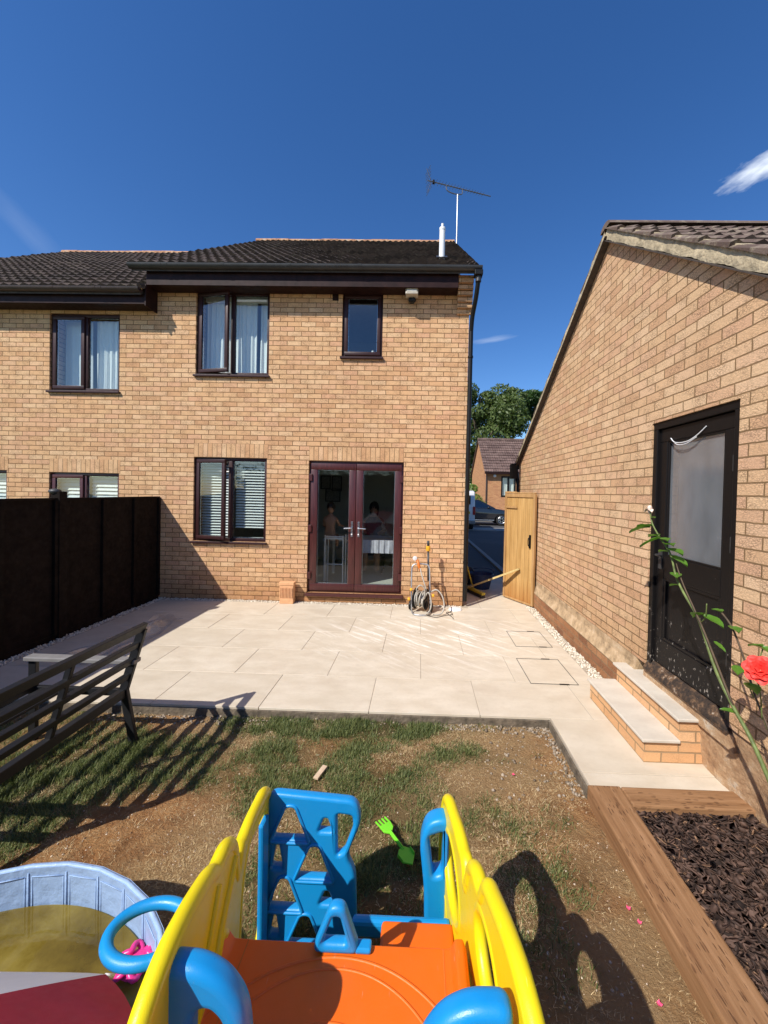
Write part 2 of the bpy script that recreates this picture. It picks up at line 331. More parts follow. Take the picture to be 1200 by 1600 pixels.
def porcelain(name='porcelain', base1=(0.575, 0.495, 0.375), base2=(0.67, 0.59, 0.465)):
    m, t, b = mat(name); P = geo(t); g = N(t, 'ShaderNodeNewGeometry')
    ofs = N(t, 'ShaderNodeCombineXYZ'); L(t, fm(t, 'MULTIPLY', g.outputs['Random Per Island'], 37.0), ofs.inputs[2])
    q = vmath(t, 'ADD', P, ofs.outputs[0])
    n = noise(t, vmath(t, 'MULTIPLY', q, (1.0, 2.2, 1.0)), 3.2, 7, 0.62)
    c = mixc(t, mrange(t, n, 0.36, 0.66), base1, base2)
    c = mixc(t, mrange(t, noise(t, q, 26, 5, 0.7), 0.5, 0.75, 0, 0.35), c, tuple(x * 0.84 for x in base1))
    c = mixc(t, mrange(t, g.outputs['Random Per Island'], 0, 1, 0.0, 0.26), c, tuple(x * 0.8 for x in base1))
    # dried milky washing-down streaks, fanning from the house
    sp = N(t, 'ShaderNodeSeparateXYZ'); L(t, P, sp.inputs[0])
    u = fm(t, 'ADD', fm(t, 'MULTIPLY', sp.outputs['X'], 0.62), fm(t, 'MULTIPLY', sp.outputs['Y'], 0.78))
    v = fm(t, 'ADD', fm(t, 'MULTIPLY', sp.outputs['X'], 0.78), fm(t, 'MULTIPLY', sp.outputs['Y'], -0.62))
    v = fm(t, 'ADD', v, fm(t, 'MULTIPLY', fm(t, 'POWER', fm(t, 'ABSOLUTE', fm(t, 'SUBTRACT', u, 3.2)), 2.0), 0.10))
    cb = N(t, 'ShaderNodeCombineXYZ'); L(t, fm(t, 'MULTIPLY', u, 7.0), cb.inputs[0]); L(t, fm(t, 'MULTIPLY', v, 0.7), cb.inputs[1])
    sn = noise(t, cb.outputs[0], 2.0, 5, 0.75)
    region = N(t, 'ShaderNodeVectorMath', operation='LENGTH')
    L(t, vmath(t, 'DIVIDE', vmath(t, 'SUBTRACT', P, (0.2, 4.75, 0)), (1.8, 1.1, 1.0)), region.inputs[0])
    rg = mrange(t, region.outputs['Value'], 0.25, 1.0, 1, 0)
    st = fm(t, 'MULTIPLY', mrange(t, sn, 0.52, 0.62), rg)
    c = mixc(t, fm(t, 'MULTIPLY', st, 0.9), c, (0.90, 0.85, 0.77))
    wet = fm(t, 'MULTIPLY', mrange(t, noise(t, P, 1.6, 4), 0.55, 0.62), 0.22)
    c = mixc(t, wet, c, (0.45, 0.36, 0.26))
    L(t, c, b.inputs['Base Color'])
    L(t, mrange(t, n, 0.3, 0.7, 0.45, 0.62), b.inputs['Roughness']); b.inputs['Specular IOR Level'].default_value = 0.4
    bump(t, b, noise(t, q, 160, 4, 0.7), 0.12, 0.004)
porcelain()
porcelain('tread_porcelain', (0.56, 0.50, 0.41), (0.66, 0.60, 0.50))

def woodmat(name, c1, c2, scale=(3, 60, 60), coord='obj', rough=0.75, low=None, bmp=0.3):
    m, t, b = mat(name); P = geo(t)
    q = vmath(t, 'MULTIPLY', P, scale)
    n = noise(t, q, 1.0, 6, 0.6)
    c = ramp(t, n, [(0.3, c1), (0.5, tuple((a + d) / 2 for a, d in zip(c1, c2))), (0.7, c2)])
    c = mixc(t, mrange(t, noise(t, P, 2.2, 4), 0.4, 0.7, 0, 0.35), c, tuple(x * 0.75 for x in c1))
    if low:
        sx = N(t, 'ShaderNodeSeparateXYZ'); L(t, P, sx.inputs[0])
        z = fm(t, 'ADD', sx.outputs['Z'], fm(t, 'MULTIPLY', fm(t, 'SUBTRACT', n, 0.5), 0.35))
        c = mixc(t, mrange(t, z, 0.0, low[0], 0.85, 0), c, low[1])
    L(t, c, b.inputs['Base Color']); b.inputs['Roughness'].default_value = rough; b.inputs['Specular IOR Level'].default_value = 0.25
    bump(t, b, n, bmp, 0.006)
woodmat('gate_wood', (0.40, 0.225, 0.072), (0.60, 0.37, 0.14), (22, 22, 1.6), low=(0.42, (0.33, 0.13, 0.03)))
woodmat('gate_frame_wood', (0.34, 0.19, 0.07), (0.5, 0.3, 0.13), (22, 22, 1.6))
woodmat('stick_wood', (0.45, 0.33, 0.12), (0.68, 0.54, 0.25), (4, 40, 40))
woodmat('offcut_wood', (0.55, 0.40, 0.26), (0.72, 0.56, 0.4), (40, 4, 40))
def sleeper(name, sc, nd):
    m, t, b = mat(name); P = geo(t)
    n = noise(t, vmath(t, 'MULTIPLY', P, sc), 1.0, 6, 0.65)
    c = ramp(t, n, [(0.28, (0.18, 0.085, 0.036)), (0.5, (0.27, 0.142, 0.064)), (0.72, (0.36, 0.20, 0.10))])
    # incised dark dashes of the pressure-treated timber
    vo = N(t, 'ShaderNodeTexVoronoi'); vo.inputs['Scale'].default_value = 1.0; vo.inputs['Randomness'].default_value = 0.8
    L(t, vmath(t, 'ADD', vmath(t, 'MULTIPLY', P, nd), vmath(t, 'MULTIPLY', noise(t, P, 9, 2, 0.5, 'Color'), (0.6, 0.6, 0.6))), vo.inputs['Vector'])
    vc = N(t, 'ShaderNodeSeparateXYZ'); L(t, vo.outputs['Color'], vc.inputs[0])
    dash = fm(t, 'MULTIPLY', mrange(t, vo.outputs['Distance'], 0.30, 0.42, 1, 0), mrange(t, vc.outputs['X'], 0.45, 0.55))
    dash = fm(t, 'MULTIPLY', dash, mrange(t, noise(t, P, 4.5, 2), 0.42, 0.55))
    c = mixc(t, fm(t, 'MULTIPLY', dash, 0.8), c, (0.10, 0.045, 0.02))
    L(t, c, b.inputs['Base Color']); b.inputs['Roughness'].default_value = 0.8; b.inputs['Specular IOR Level'].default_value = 0.25
    bump(t, b, fm(t, 'SUBTRACT', n, dash), 0.5, 0.008)
sleeper('sleeper_long', (34, 2.2, 34), (105, 20, 30)); sleeper('sleeper_cross', (2.2, 34, 34), (20, 105, 30))

def painted_door():
    m, t, b = mat('flaked_black_paint'); P = geo(t)
    fl = noise(t, vmath(t, 'MULTIPLY', P, (1, 1.0, 0.55)), 34, 7, 0.75)
    sp = N(t, 'ShaderNodeSeparateXYZ'); L(t, P, sp.inputs[0])
    low = mrange(t, sp.outputs['Z'], 0.45, 1.5, 0.17, 0.02)
    f = mrange(t, fm(t, 'ADD', fl, low), 0.745, 0.78)
    c = mixc(t, f, (0.008, 0.007, 0.007), (0.36, 0.32, 0.27))
    L(t, c, b.inputs['Base Color']); L(t, mrange(t, f, 0, 1, 0.45, 0.9), b.inputs['Roughness']); b.inputs['Specular IOR Level'].default_value = 0.2
    bump(t, b, fm(t, 'ADD', fm(t, 'MULTIPLY', noise(t, P, 30, 4), 0.5), fm(t, 'MULTIPLY', f, -0.5)), 0.35, 0.005)
painted_door()
def sillmat():
    m, t, b = mat('rotten_sill'); P = geo(t)
    c = ramp(t, noise(t, P, 17, 7, 0.72), [(0.35, (0.012, 0.010, 0.009)), (0.5, (0.05, 0.03, 0.018)), (0.6, (0.16, 0.09, 0.045)), (0.68, (0.45, 0.38, 0.3))])
    L(t, c, b.inputs['Base Color']); b.inputs['Roughness'].default_value = 0.9; bump(t, b, noise(t, P, 40, 6), 0.9, 0.01)
sillmat()
def rendermat():
    m, t, b = mat('lichen_render'); P = geo(t)
    c = ramp(t, noise(t, P, 7, 7, 0.7), [(0.3, (0.14, 0.10, 0.06)), (0.42, (0.36, 0.25, 0.14)), (0.56, (0.54, 0.38, 0.22)), (0.7, (0.64, 0.52, 0.36))])
    L(t, c, b.inputs['Base Color']); b.inputs['Roughness'].default_value = 0.95; bump(t, b, noise(t, P, 35, 6, 0.7), 1.0, 0.012)
rendermat()
def footing():
    m, t, b = mat('rough_footing'); P = geo(t)
    c = ramp(t, noise(t, P, 6, 7, 0.72), [(0.3, (0.16, 0.10, 0.06)), (0.44, (0.42, 0.25, 0.13)), (0.55, (0.52, 0.34, 0.19)), (0.66, (0.60, 0.52, 0.40))])
    L(t, c, b.inputs['Base Color']); b.inputs['Roughness'].default_value = 0.95; bump(t, b, noise(t, P, 28, 6, 0.7), 1.0, 0.02)
footing()
def soil():
    m, t, b = mat('lawn_soil'); P = geo(t)
    a = N(t, 'ShaderNodeAttribute'); a.attribute_name = 'cover'
    sp = N(t, 'ShaderNodeSeparateColor'); L(t, a.outputs['Color'], sp.inputs[0])
    n = noise(t, P, 9, 8, 0.7); n2 = noise(t, P, 60, 6, 0.75)
    c = ramp(t, n, [(0.3, (0.15, 0.060, 0.020)), (0.45, (0.38, 0.165, 0.058)), (0.58, (0.54, 0.275, 0.105)), (0.72, (0.68, 0.46, 0.26))])
    c = mixc(t, mrange(t, n2, 0.35, 0.7, 0, 0.5), c, (0.40, 0.28, 0.16))
    c = mixc(t, fm(t, 'MULTIPLY', sp.outputs[1], 0.8), c, mixc(t, n2, (0.27, 0.16, 0.07), (0.56, 0.40, 0.21)))
    c = mixc(t, fm(t, 'MULTIPLY', sp.outputs[0], 0.9), c, mixc(t, n2, (0.045, 0.055, 0.018), (0.15, 0.125, 0.055)))
    L(t, c, b.inputs['Base Color']); b.inputs['Roughness'].default_value = 0.97; b.inputs['Specular IOR Level'].default_value = 0.1
    bump(t, b, fm(t, 'ADD', n, n2), 1.0, 0.04)
soil()
def asphalt():
    m, t, b = mat('asphalt'); P = geo(t)
    c = ramp(t, noise(t, P, 40, 7, 0.8), [(0.3, (0.035, 0.034, 0.035)), (0.7, (0.085, 0.083, 0.083))])
    c = mixc(t, mrange(t, noise(t, P, 0.6, 4), 0.45, 0.65, 0, 0.5), c, (0.10, 0.096, 0.09))
    L(t, c, b.inputs['Base Color']); b.inputs['Roughness'].default_value = 0.9; bump(t, b, noise(t, P, 150, 3), 0.5, 0.005)
asphalt()
simple('far_ground', (0.10, 0.12, 0.05), 0.95, var=0.4, vs=0.6)
simple('pale_paving', (0.30, 0.27, 0.24), 0.9, var=0.15, vs=5)
simple('mulch_bed', (0.030, 0.018, 0.014), 0.95, var=0.5, vs=30, bmp=1.0, bs=30)
simple('paving_bed', (0.14, 0.11, 0.075), 0.95, var=0.45, vs=14, bmp=1.0, bs=40)
def watermat():
    m, t, b = mat('pond_water'); P = geo(t)
    b.inputs['Base Color'].default_value = (0.60, 0.52, 0.17, 1); b.inputs['Roughness'].default_value = 0.02
    b.inputs['Transmission Weight'].default_value = 1.0; b.inputs['IOR'].default_value = 1.33
    bump(t, b, noise(t, P, 5, 3), 0.06, 0.02)
watermat()
def poolfloor():
    m, t, b = mat('silty_pool_floor'); P = geo(t)
    c = ramp(t, noise(t, P, 3.4, 7, 0.62), [(0.3, (0.075, 0.052, 0.016)), (0.5, (0.20, 0.15, 0.045)), (0.7, (0.36, 0.30, 0.10))])
    L(t, c, b.inputs['Base Color']); b.inputs['Roughness'].default_value = 0.8
poolfloor()

# ------------------------------------------------------------------ mesh helpers
class MB:
    def __init__(s): s.v = []; s.f = []; s.uv = None
    def add(s, vs, fs):
        o = len(s.v); s.v += [tuple(v) for v in vs]; s.f += [tuple(i + o for i in f) for f in fs]; return s
    def box(s, x0, x1, y0, y1, z0, z1, M=None):
        vs = [Vector((x, y, z)) for x in (x0, x1) for y in (y0, y1) for z in (z0, z1)]
        if M is not None: vs = [M @ v for v in vs]
        return s.add(vs, [(0, 1, 3, 2), (4, 6, 7, 5), (0, 4, 5, 1), (2, 3, 7, 6), (0, 2, 6, 4), (1, 5, 7, 3)])
    def bar(s, a, b, w, h, upv=(0, 0, 1)):
        a = Vector(a); b = Vector(b); d = (b - a).normalized(); u = Vector(upv); r_ = d.cross(u).normalized(); u = r_.cross(d)
        vs = []
        for p in (a, b):
            for i, j in ((-1, -1), (1, -1), (1, 1), (-1, 1)): vs.append(p + r_ * (i * w / 2) + u * (j * h / 2))
        return s.add(vs, [(3, 2, 1, 0), (4, 5, 6, 7), (0, 1, 5, 4), (1, 2, 6, 5), (2, 3, 7, 6), (3, 0, 4, 7)])
    def tube(s, pts, r, n=8, cap=True, closed=False):
        pts = [Vector(p) for p in pts]; m = len(pts)
        rs = r if isinstance(r, (list, tuple)) else [r] * m
        prev = None; vs = []
        for i, p in enumerate(pts):
            if closed: d = (pts[(i + 1) % m] - pts[i - 1])
            else: d = pts[min(i + 1, m - 1)] - pts[max(i - 1, 0)]
            if d.length < 1e-9: d = Vector((0, 0, 1))
            d.normalize()
            if prev is None:
                a = d.cross(Vector((0, 0, 1)))
                if a.length < 0.05: a = d.cross(Vector((1, 0, 0)))
            else: a = prev - d * prev.dot(d)
            a.normalize(); prev = a; b = d.cross(a)
            for k in range(n):
                t_ = 2 * PI * k / n; vs.append(p + (a * math.cos(t_) + b * math.sin(t_)) * rs[i])
        fs = []
        for i in range(m if closed else m - 1):
            j = (i + 1) % m
            for k in range(n): fs.append((i * n + k, i * n + (k + 1) % n, j * n + (k + 1) % n, j * n + k))
        if cap and not closed: fs += [tuple(range(n - 1, -1, -1)), tuple((m - 1) * n + k for k in range(n))]
        return s.add(vs, fs)
    def disc(s, c, axis, r, h, n=20, r2=None):
        c = Vector(c); ax = Vector(axis).normalized()
        return s.tube([c - ax * h / 2, c + ax * h / 2], [r, r if r2 is None else r2], n)
    def prism(s, poly, off, M=None):           # poly: 3D points, extruded by vector off
        n = len(poly); a = [Vector(p) for p in poly]; b = [p + Vector(off) for p in a]
        vs = a + b
        if M is not None: vs = [M @ v for v in vs]
        return s.add(vs, [tuple(range(n - 1, -1, -1)), tuple(range(n, 2 * n))] + [(i, (i + 1) % n, n + (i + 1) % n, n + i) for i in range(n)])
    def sphere(s, c, r, n=10, sc=(1, 1, 1)):
        c = Vector(c); vs = [c + Vector((0, 0, r * sc[2]))]
        for i in range(1, n // 2):
            th = PI * i / (n // 2)
            for k in range(n):
                ph = 2 * PI * k / n; vs.append(c + Vector((r * sc[0] * math.sin(th) * math.cos(ph), r * sc[1] * math.sin(th) * math.sin(ph), r * sc[2] * math.cos(th))))
        vs.append(c - Vector((0, 0, r * sc[2]))); fs = [(0, 1 + k, 1 + (k + 1) % n) for k in range(n)]
        for i in range(n // 2 - 2):
            for k in range(n): fs.append((1 + i * n + k, 1 + (i + 1) * n + k, 1 + (i + 1) * n + (k + 1) % n, 1 + i * n + (k + 1) % n))
        b0 = 1 + (n // 2 - 2) * n; fs += [(len(vs) - 1, b0 + (k + 1) % n, b0 + k) for k in range(n)]
        return s.add(vs, fs)

def autouv(me, uvfn=None):
    n = len(me.loops)
    if n == 0: return
    co = np.empty(len(me.vertices) * 3); me.vertices.foreach_get('co', co); co = co.reshape(-1, 3)
    li = np.empty(n, dtype=np.int32); me.loops.foreach_get('vertex_index', li)
    nr = np.empty(len(me.polygons) * 3); me.polygons.foreach_get('normal', nr); nr = np.abs(nr.reshape(-1, 3))
    lt = np.empty(len(me.polygons), dtype=np.int32); me.polygons.foreach_get('loop_total', lt)
    ax = np.repeat(np.argmax(nr, axis=1), lt); p = co[li]
    u = np.where(ax == 0, p[:, 1], p[:, 0]); v = np.where(ax == 2, p[:, 1], p[:, 2])
    uv = np.stack([u, v], 1)
    if uvfn: uv = uvfn(p, ax)
    l = me.uv_layers.new(name='UVMap'); l.data.foreach_set('uv', uv.astype(np.float32).ravel())

def mk(name, mb, m, parent=None, bevel=0.0, smooth=False, uvfn=None, seg=2, recalc=True):
    me = bpy.data.meshes.new(name)
    if isinstance(mb, MB): me.from_pydata([tuple(v) for v in mb.v], [], mb.f)
    else: me = mb; me.name = name
    if recalc or bevel:
        bm = bmesh.new(); bm.from_mesh(me)
        if recalc: bmesh.ops.recalc_face_normals(bm, faces=bm.faces)
        if bevel:
            es = [e for e in bm.edges if len(e.link_faces) == 2 and e.calc_face_angle(0) > 0.6]
            bmesh.ops.bevel(bm, geom=es, offset=bevel, segments=seg, profile=0.5, affect='EDGES', clamp_overlap=True)
        bm.to_mesh(me); bm.free()
    autouv(me, uvfn)
    if smooth is not False:
        me.shade_smooth() if smooth is True else None
        if smooth is not True:
            me.shade_smooth(); me.set_sharp_from_angle(angle=R(smooth))
    me.materials.clear()
    for q in (m if isinstance(m, (list, tuple)) else [m]): me.materials.append(MATS[q])
    o = bpy.data.objects.new(name, me); C.objects.link(o)
    if parent is not None:
        o.parent = parent
        if parent.type == 'EMPTY': o.matrix_parent_inverse = parent.matrix_basis.inverted()
    return o
def recentre(o):
    me = o.data; co = np.empty(len(me.vertices) * 3); me.vertices.foreach_get('co', co); co = co.reshape(-1, 3)
    c = (co.min(0) + co.max(0)) / 2; c[2] = co[:, 2].min(); co -= c; me.vertices.foreach_set('co', co.ravel()); me.update()
    o.location = c; return o
def tag(o, label=None, cat=None, group=None, kind=None):
    if label: o['label'] = label
    if cat: o['category'] = cat
    if group: o['group'] = group
    if kind: o['kind'] = kind
    if o.type == 'MESH' and o.parent is None and not o.children: recentre(o)
    return o
def thing(name, loc, label, cat, group=None):
    o = bpy.data.objects.new(name, None); C.objects.link(o); o.location = loc; o.empty_display_size = 0.1
    return tag(o, label, cat, group)

def smooth_poly(pts, k=6, closed=True):
    """Catmull-Rom through 2D/3D points"""
    pts = [Vector(p) for p in pts]; n = len(pts); out = []
    rng = range(n) if closed else range(n - 1)
    for i in rng:
        if closed: p0, p1, p2, p3 = pts[i - 1], pts[i], pts[(i + 1) % n], pts[(i + 2) % n]
        else: p0, p1, p2, p3 = pts[max(i - 1, 0)], pts[i], pts[i + 1], pts[min(i + 2, n - 1)]
        for j in range(k):
            t = j / k
            out.append(0.5 * ((2 * p1) + (p2 - p0) * t + (2 * p0 - 5 * p1 + 4 * p2 - p3) * t * t + (3 * p1 - p0 - 3 * p2 + p3) * t ** 3))
    if not closed: out.append(pts[-1])
    return out
def ellipse(cx, cy, rx, ry, n=28, rot=0):
    return [(cx + rx * math.cos(2 * PI * i / n) * math.cos(rot) - ry * math.sin(2 * PI * i / n) * math.sin(rot), cy + rx * math.cos(2 * PI * i / n) * math.sin(rot) + ry * math.sin(2 * PI * i / n) * math.cos(rot)) for i in range(n)]
def round_corner(poly, r, k=5):
    out = []; n = len(poly)
    for i in range(n):
        p = Vector(poly[i]); a = Vector(poly[i - 1]) - p; b = Vector(poly[(i + 1) % n]) - p
        rr = min(r, a.length * 0.45, b.length * 0.45); A = p + a.normalized() * rr; B = p + b.normalized() * rr
        for j in range(k + 1):
            t = j / k; out.append((1 - t) ** 2 * A + 2 * t * (1 - t) * p + t * t * B)
    return out
def plate(name, outline, holes, thick, bev, M, m, parent, res=3, smooth=35):
    """2D outline with holes -> rounded plate mesh, placed by matrix M"""
    cu = bpy.data.curves.new(name, 'CURVE'); cu.dimensions = '2D'; cu.fill_mode = 'BOTH'
    cu.extrude = max(thick / 2 - bev, 0.0001); cu.bevel_depth = bev; cu.bevel_resolution = res; cu.offset = -bev
    for loop in [outline] + list(holes):
        sp = cu.splines.new('POLY'); sp.points.add(len(loop) - 1); sp.use_cyclic_u = True
        for i, p in enumerate(loop): sp.points[i].co = (p[0], p[1], 0, 1)
    tmp = bpy.data.objects.new('tmp', cu); C.objects.link(tmp)
    dg = bpy.context.evaluated_depsgraph_get(); dg.update()
    me = bpy.data.meshes.new_from_object(tmp.evaluated_get(dg)); bpy.data.objects.remove(tmp); bpy.data.curves.remove(cu)
    me.transform(M)
    return mk(name, me, m, parent, smooth=smooth)
def slab_grid(mb, plane, a, t, us, zs, holes):
    """wall slab: plane 'Y' (front face at y=a, thickness t going +) or 'X'; us/zs extents; holes = [(u0,u1,z0,z1)]"""
    U = sorted(set(list(us) + [h[0] for h in holes] + [h[1] for h in holes])); Z = sorted(set(list(zs) + [h[2] for h in holes] + [h[3] for h in holes]))
    def hole(i, j):
        if i < 0 or j < 0 or i >= len(U) - 1 or j >= len(Z) - 1: return True
        u = (U[i] + U[i + 1]) / 2; z = (Z[j] + Z[j + 1]) / 2
        return any(h[0] < u < h[1] and h[2] < z < h[3] for h in holes)
    P = (lambda u, d, z: (u, a + d, z)) if plane == 'Y' else (lambda u, d, z: (a + d, u, z))
    for i in range(len(U) - 1):
        for j in range(len(Z) - 1):
            if hole(i, j): continue
            u0, u1, z0, z1 = U[i], U[i + 1], Z[j], Z[j + 1]
            mb.add([P(u0, 0, z0), P(u1, 0, z0), P(u1, 0, z1), P(u0, 0, z1)], [(0, 1, 2, 3)])
            mb.add([P(u0, t, z0), P(u1, t, z0), P(u1, t, z1), P(u0, t, z1)], [(3, 2, 1, 0)])
            if hole(i - 1, j): mb.add([P(u0, 0, z0), P(u0, t, z0), P(u0, t, z1), P(u0, 0, z1)], [(0, 1, 2, 3)])
            if hole(i + 1, j): mb.add([P(u1, 0, z0), P(u1, t, z0), P(u1, t, z1), P(u1, 0, z1)], [(3, 2, 1, 0)])
            if hole(i, j - 1): mb.add([P(u0, 0, z0), P(u1, 0, z0), P(u1, t, z0), P(u0, t, z0)], [(0, 1, 2, 3)])
            if hole(i, j + 1): mb.add([P(u0, 0, z1), P(u1, 0, z1), P(u1, t, z1), P(u0, t, z1)], [(3, 2, 1, 0)])
    return mb
def weld(o, d=0.0005):
    bm = bmesh.new(); bm.from_mesh(o.data); bmesh.ops.remove_doubles(bm, verts=bm.verts, dist=d); bm.to_mesh(o.data); bm.free(); return o
def scatter_mesh(name, verts, faces_n, per, m):
    """verts: (n*per,3) array; faces_n: list of faces per item"""
    n = len(verts) // per
    fs = []
    me = bpy.data.meshes.new(name)
    allv = verts.astype(np.float32)
    me.vertices.add(len(allv)); me.vertices.foreach_set('co', allv.ravel())
    lens = [len(f) for f in faces_n]; base = np.concatenate([np.array(f) for f in faces_n])
    idx = (base[None, :] + (np.arange(n) * per)[:, None]).ravel().astype(np.int32)
    me.loops.add(len(idx)); me.loops.foreach_set('vertex_index', idx)
    starts = np.cumsum([0] + lens[:-1]); tot = sum(lens)
    ls = (starts[None, :] + (np.arange(n) * tot)[:, None]).ravel().astype(np.int32)
    me.polygons.add(len(ls)); me.polygons.foreach_set('loop_start', ls)
    me.update(calc_edges=True); me.validate()
    me.materials.append(MATS[m])
    o = bpy.data.objects.new(name, me); C.objects.link(o); return o
def pebbles(name, pts, smin, smax, m, flat=0.7):
    n = len(pts)
    base = np.array([(1, 0, 0), (0.3, 0.9, 0), (-0.8, 0.6, 0), (-0.8, -0.55, 0), (0.25, -0.95, 0), (0.35, 0.1, 0.9), (-0.3, -0.1, 1.0), (0.1, 0, -0.8)], float)
    fcs = [(0, 1, 5), (1, 2, 6, 5), (2, 3, 6), (3, 4, 5, 6), (4, 0, 5), (1, 0, 7), (2, 1, 7), (3, 2, 7), (4, 3, 7), (0, 4, 7)]
    s = RNG.uniform(smin, smax, (n, 1)) * RNG.uniform(0.7, 1.25, (n, 3)); s[:, 2] *= flat
    a = RNG.uniform(0, 2 * PI, n); ca, sa = np.cos(a), np.sin(a)
    v = base[None] * s[:, None, :]
    v = v + RNG.normal(0, 0.1, v.shape) * s[:, None, :]
    x = v[..., 0] * ca[:, None] - v[..., 1] * sa[:, None]; y = v[..., 0] * sa[:, None] + v[..., 1] * ca[:, None]
    v = np.stack([x, y, v[..., 2]], -1) + np.asarray(pts)[:, None, :]
    return scatter_mesh(name, v.reshape(-1, 3), fcs, 8, m)

def tile_roof(name, eave0, eave1, upv, length, m, parent, gauge=0.3, tw=0.3, prof='double', thick=0.042, jitter=0.006):
    """interlocking tiles: eave line eave0->eave1, upv = up-slope unit vector"""
    e0 = Vector(eave0); e1 = Vector(eave1); a = (e1 - e0); wd = a.length; a.normalize(); u = Vector(upv).normalized(); nrm = a.cross(u)
    if nrm.z < 0: nrm = -nrm
    ntl = int(math.ceil(wd / tw)); rows = int(math.ceil(length / gauge)); mb = MB(); ks = 8
    def h(t):   # profile across one tile, 0..1
        if prof == 'double':
            q = (t * 2) % 1.0; return 0.030 * (0.5 - 0.5 * math.cos(2 * PI * q))
        q = (t * 2) % 1.0; return 0.017 * (math.sin(PI * min(1, q / 0.5)) if q < 0.5 else 0.0)
    for j in range(rows):
        s0 = j * gauge; s1 = min((j + 1) * gauge + 0.03, length + 0.02)
        shift = 0.0
        for i in range(ntl):
            jt = random.uniform(-jitter, jitter); js = random.uniform(-jitter, jitter) * 2
            x0 = i * tw; x1 = min((i + 1) * tw, wd); vs = []; K = ks
            for k in range(K + 1):
                t = k / K; x = x0 + (x1 - x0) * t * 0.995; hh = h(t)
                p = e0 + a * x
                vs.append(p + u * (s0 + js) + nrm * (thick + 0.012 + hh + jt))
                vs.append(p + u * s1 + nrm * (0.006 + hh))
                vs.append(p + u * (s0 + js) + nrm * (0.004 + hh * 0.9 + jt))
            fs = []
            for k in range(K):
                b = 3 * k; fs.append((b, b + 3, b + 4, b + 1)); fs.append((b, b + 2, b + 5, b + 3))
            fs.append((0, 1, 2)); fs.append((3 * K, 3 * K + 2, 3 * K + 1))
            mb.add(vs, fs)
    def uvf(p, ax):
        P_ = p - np.array(e0); return np.stack([P_ @ np.array(a) + 0.001, P_ @ np.array(u) - 0.001], 1)
    o = mk(name, mb, m, parent, smooth=40, uvfn=uvf, recalc=False)
    return o

# ------------------------------------------------------------------ ground
WY = 6.05            # garden face of the house wall
LZ = -0.08           # lawn level
def struct(name, mb, m, **k): return tag(mk(name, mb, m, **k), name.replace('_', ' '), None, None, 'structure')

g = MB().add([(-90, -60, -0.16), (90, -60, -0.16), (90, 140, -0.16), (-90, 140, -0.16)], [(0, 1, 2, 3)])
tag(mk('ground', g, 'far_ground'), kind='structure')

# density of living grass (0..1) and of dead straw, over the lawn
GREEN = [(-1.15, 2.98, .35, .13, 1.6), (-0.67, 2.98, .4, .13, 1.7), (-0.14, 3.0, .35, .11, 1.5), (-1.65, 2.65, .35, .2, .9), (-1.95, 2.5, .35, .3, 1.3),
         (-2.3, 2.3, .35, .35, 1.3), (-2.2, 2.0, .3, .25, 1.2), (-2.0, 1.85, .2, .15, .7), (-1.0, 2.62, .3, .2, .75), (-0.4, 2.72, .3, .18, .65), (-0.08, 2.1, .32, .35, .75),
         (-0.8, 2.25, .3, .25, .8), (-0.2, 1.75, .5, .3, .8), (-0.7, 1.7, .3, .3, .85), (0.3, 2.75, .25, .13, .6), (0.45, 2.15, .2, .2, .6), (-0.3, 2.42, .35, .2, .8),
         (-1.25, 2.4, .22, .14, .7), (0.5, 1.7, .2, .25, .6), (0.77, 1.8, .12, .15, .55), (0.85, 2.25, .12, .12, .5), (0.62, 1.5, .25, .15, .5), (-0.5, 1.1, .7, .5, .7), (0.9, 2.75, .1, .06, .4),
         (-3.0, 1.5, .8, 1.2, .8), (-1.5, 0.2, 1.5, .8, .6), (0.3, 0.4, .6, .5, .4)]
BARE = [(-1.6, 1.8, .45, .3, 1.0), (-1.4, 2.12, .25, .15, .7), (-1.05, 1.85, .3, .3, .8), (-1.75, 2.95, .3, .1, .8), (0.8, 2.85, .3, .12, .8), (1.0, 2.6, .15, .3, .7), (0.9, 1.4, .25, .3, .7), (0.55, 2.45, .35, .15, .35)]
_g = RNG.normal(size=(24, 4))
def fbm(x, y):
    v = np.zeros_like(x)
    for i in range(24):
        f = 2.0 * (1.22 ** i); v += np.sin(x * f * math.cos(_g[i, 0] * 3) + y * f * math.sin(_g[i, 0] * 3) + _g[i, 1] * 9) / (1.16 ** i)
    return v / 3.2
def density(x, y):
    d = np.zeros_like(x)
    for cx, cy, rx, ry, w in GREEN: d = np.maximum(d, w * np.exp(-(((x - cx) / rx) ** 2 + ((y - cy) / ry) ** 2) * 0.6))
    b = np.zeros_like(x)
    for cx, cy, rx, ry, w in BARE: b = np.maximum(b, w * np.exp(-(((x - cx) / rx) ** 2 + ((y - cy) / ry) ** 2) * 0.8))
    return np.clip(d * 1.0 + 0.22 * fbm(x, y) - b * 0.75, 0, 1), b
def ground_h(x, y): return LZ + 0.010 * fbm(x * 0.7 + 3, y * 0.7) + 0.009 * fbm(x * 4 + 1, y * 4)
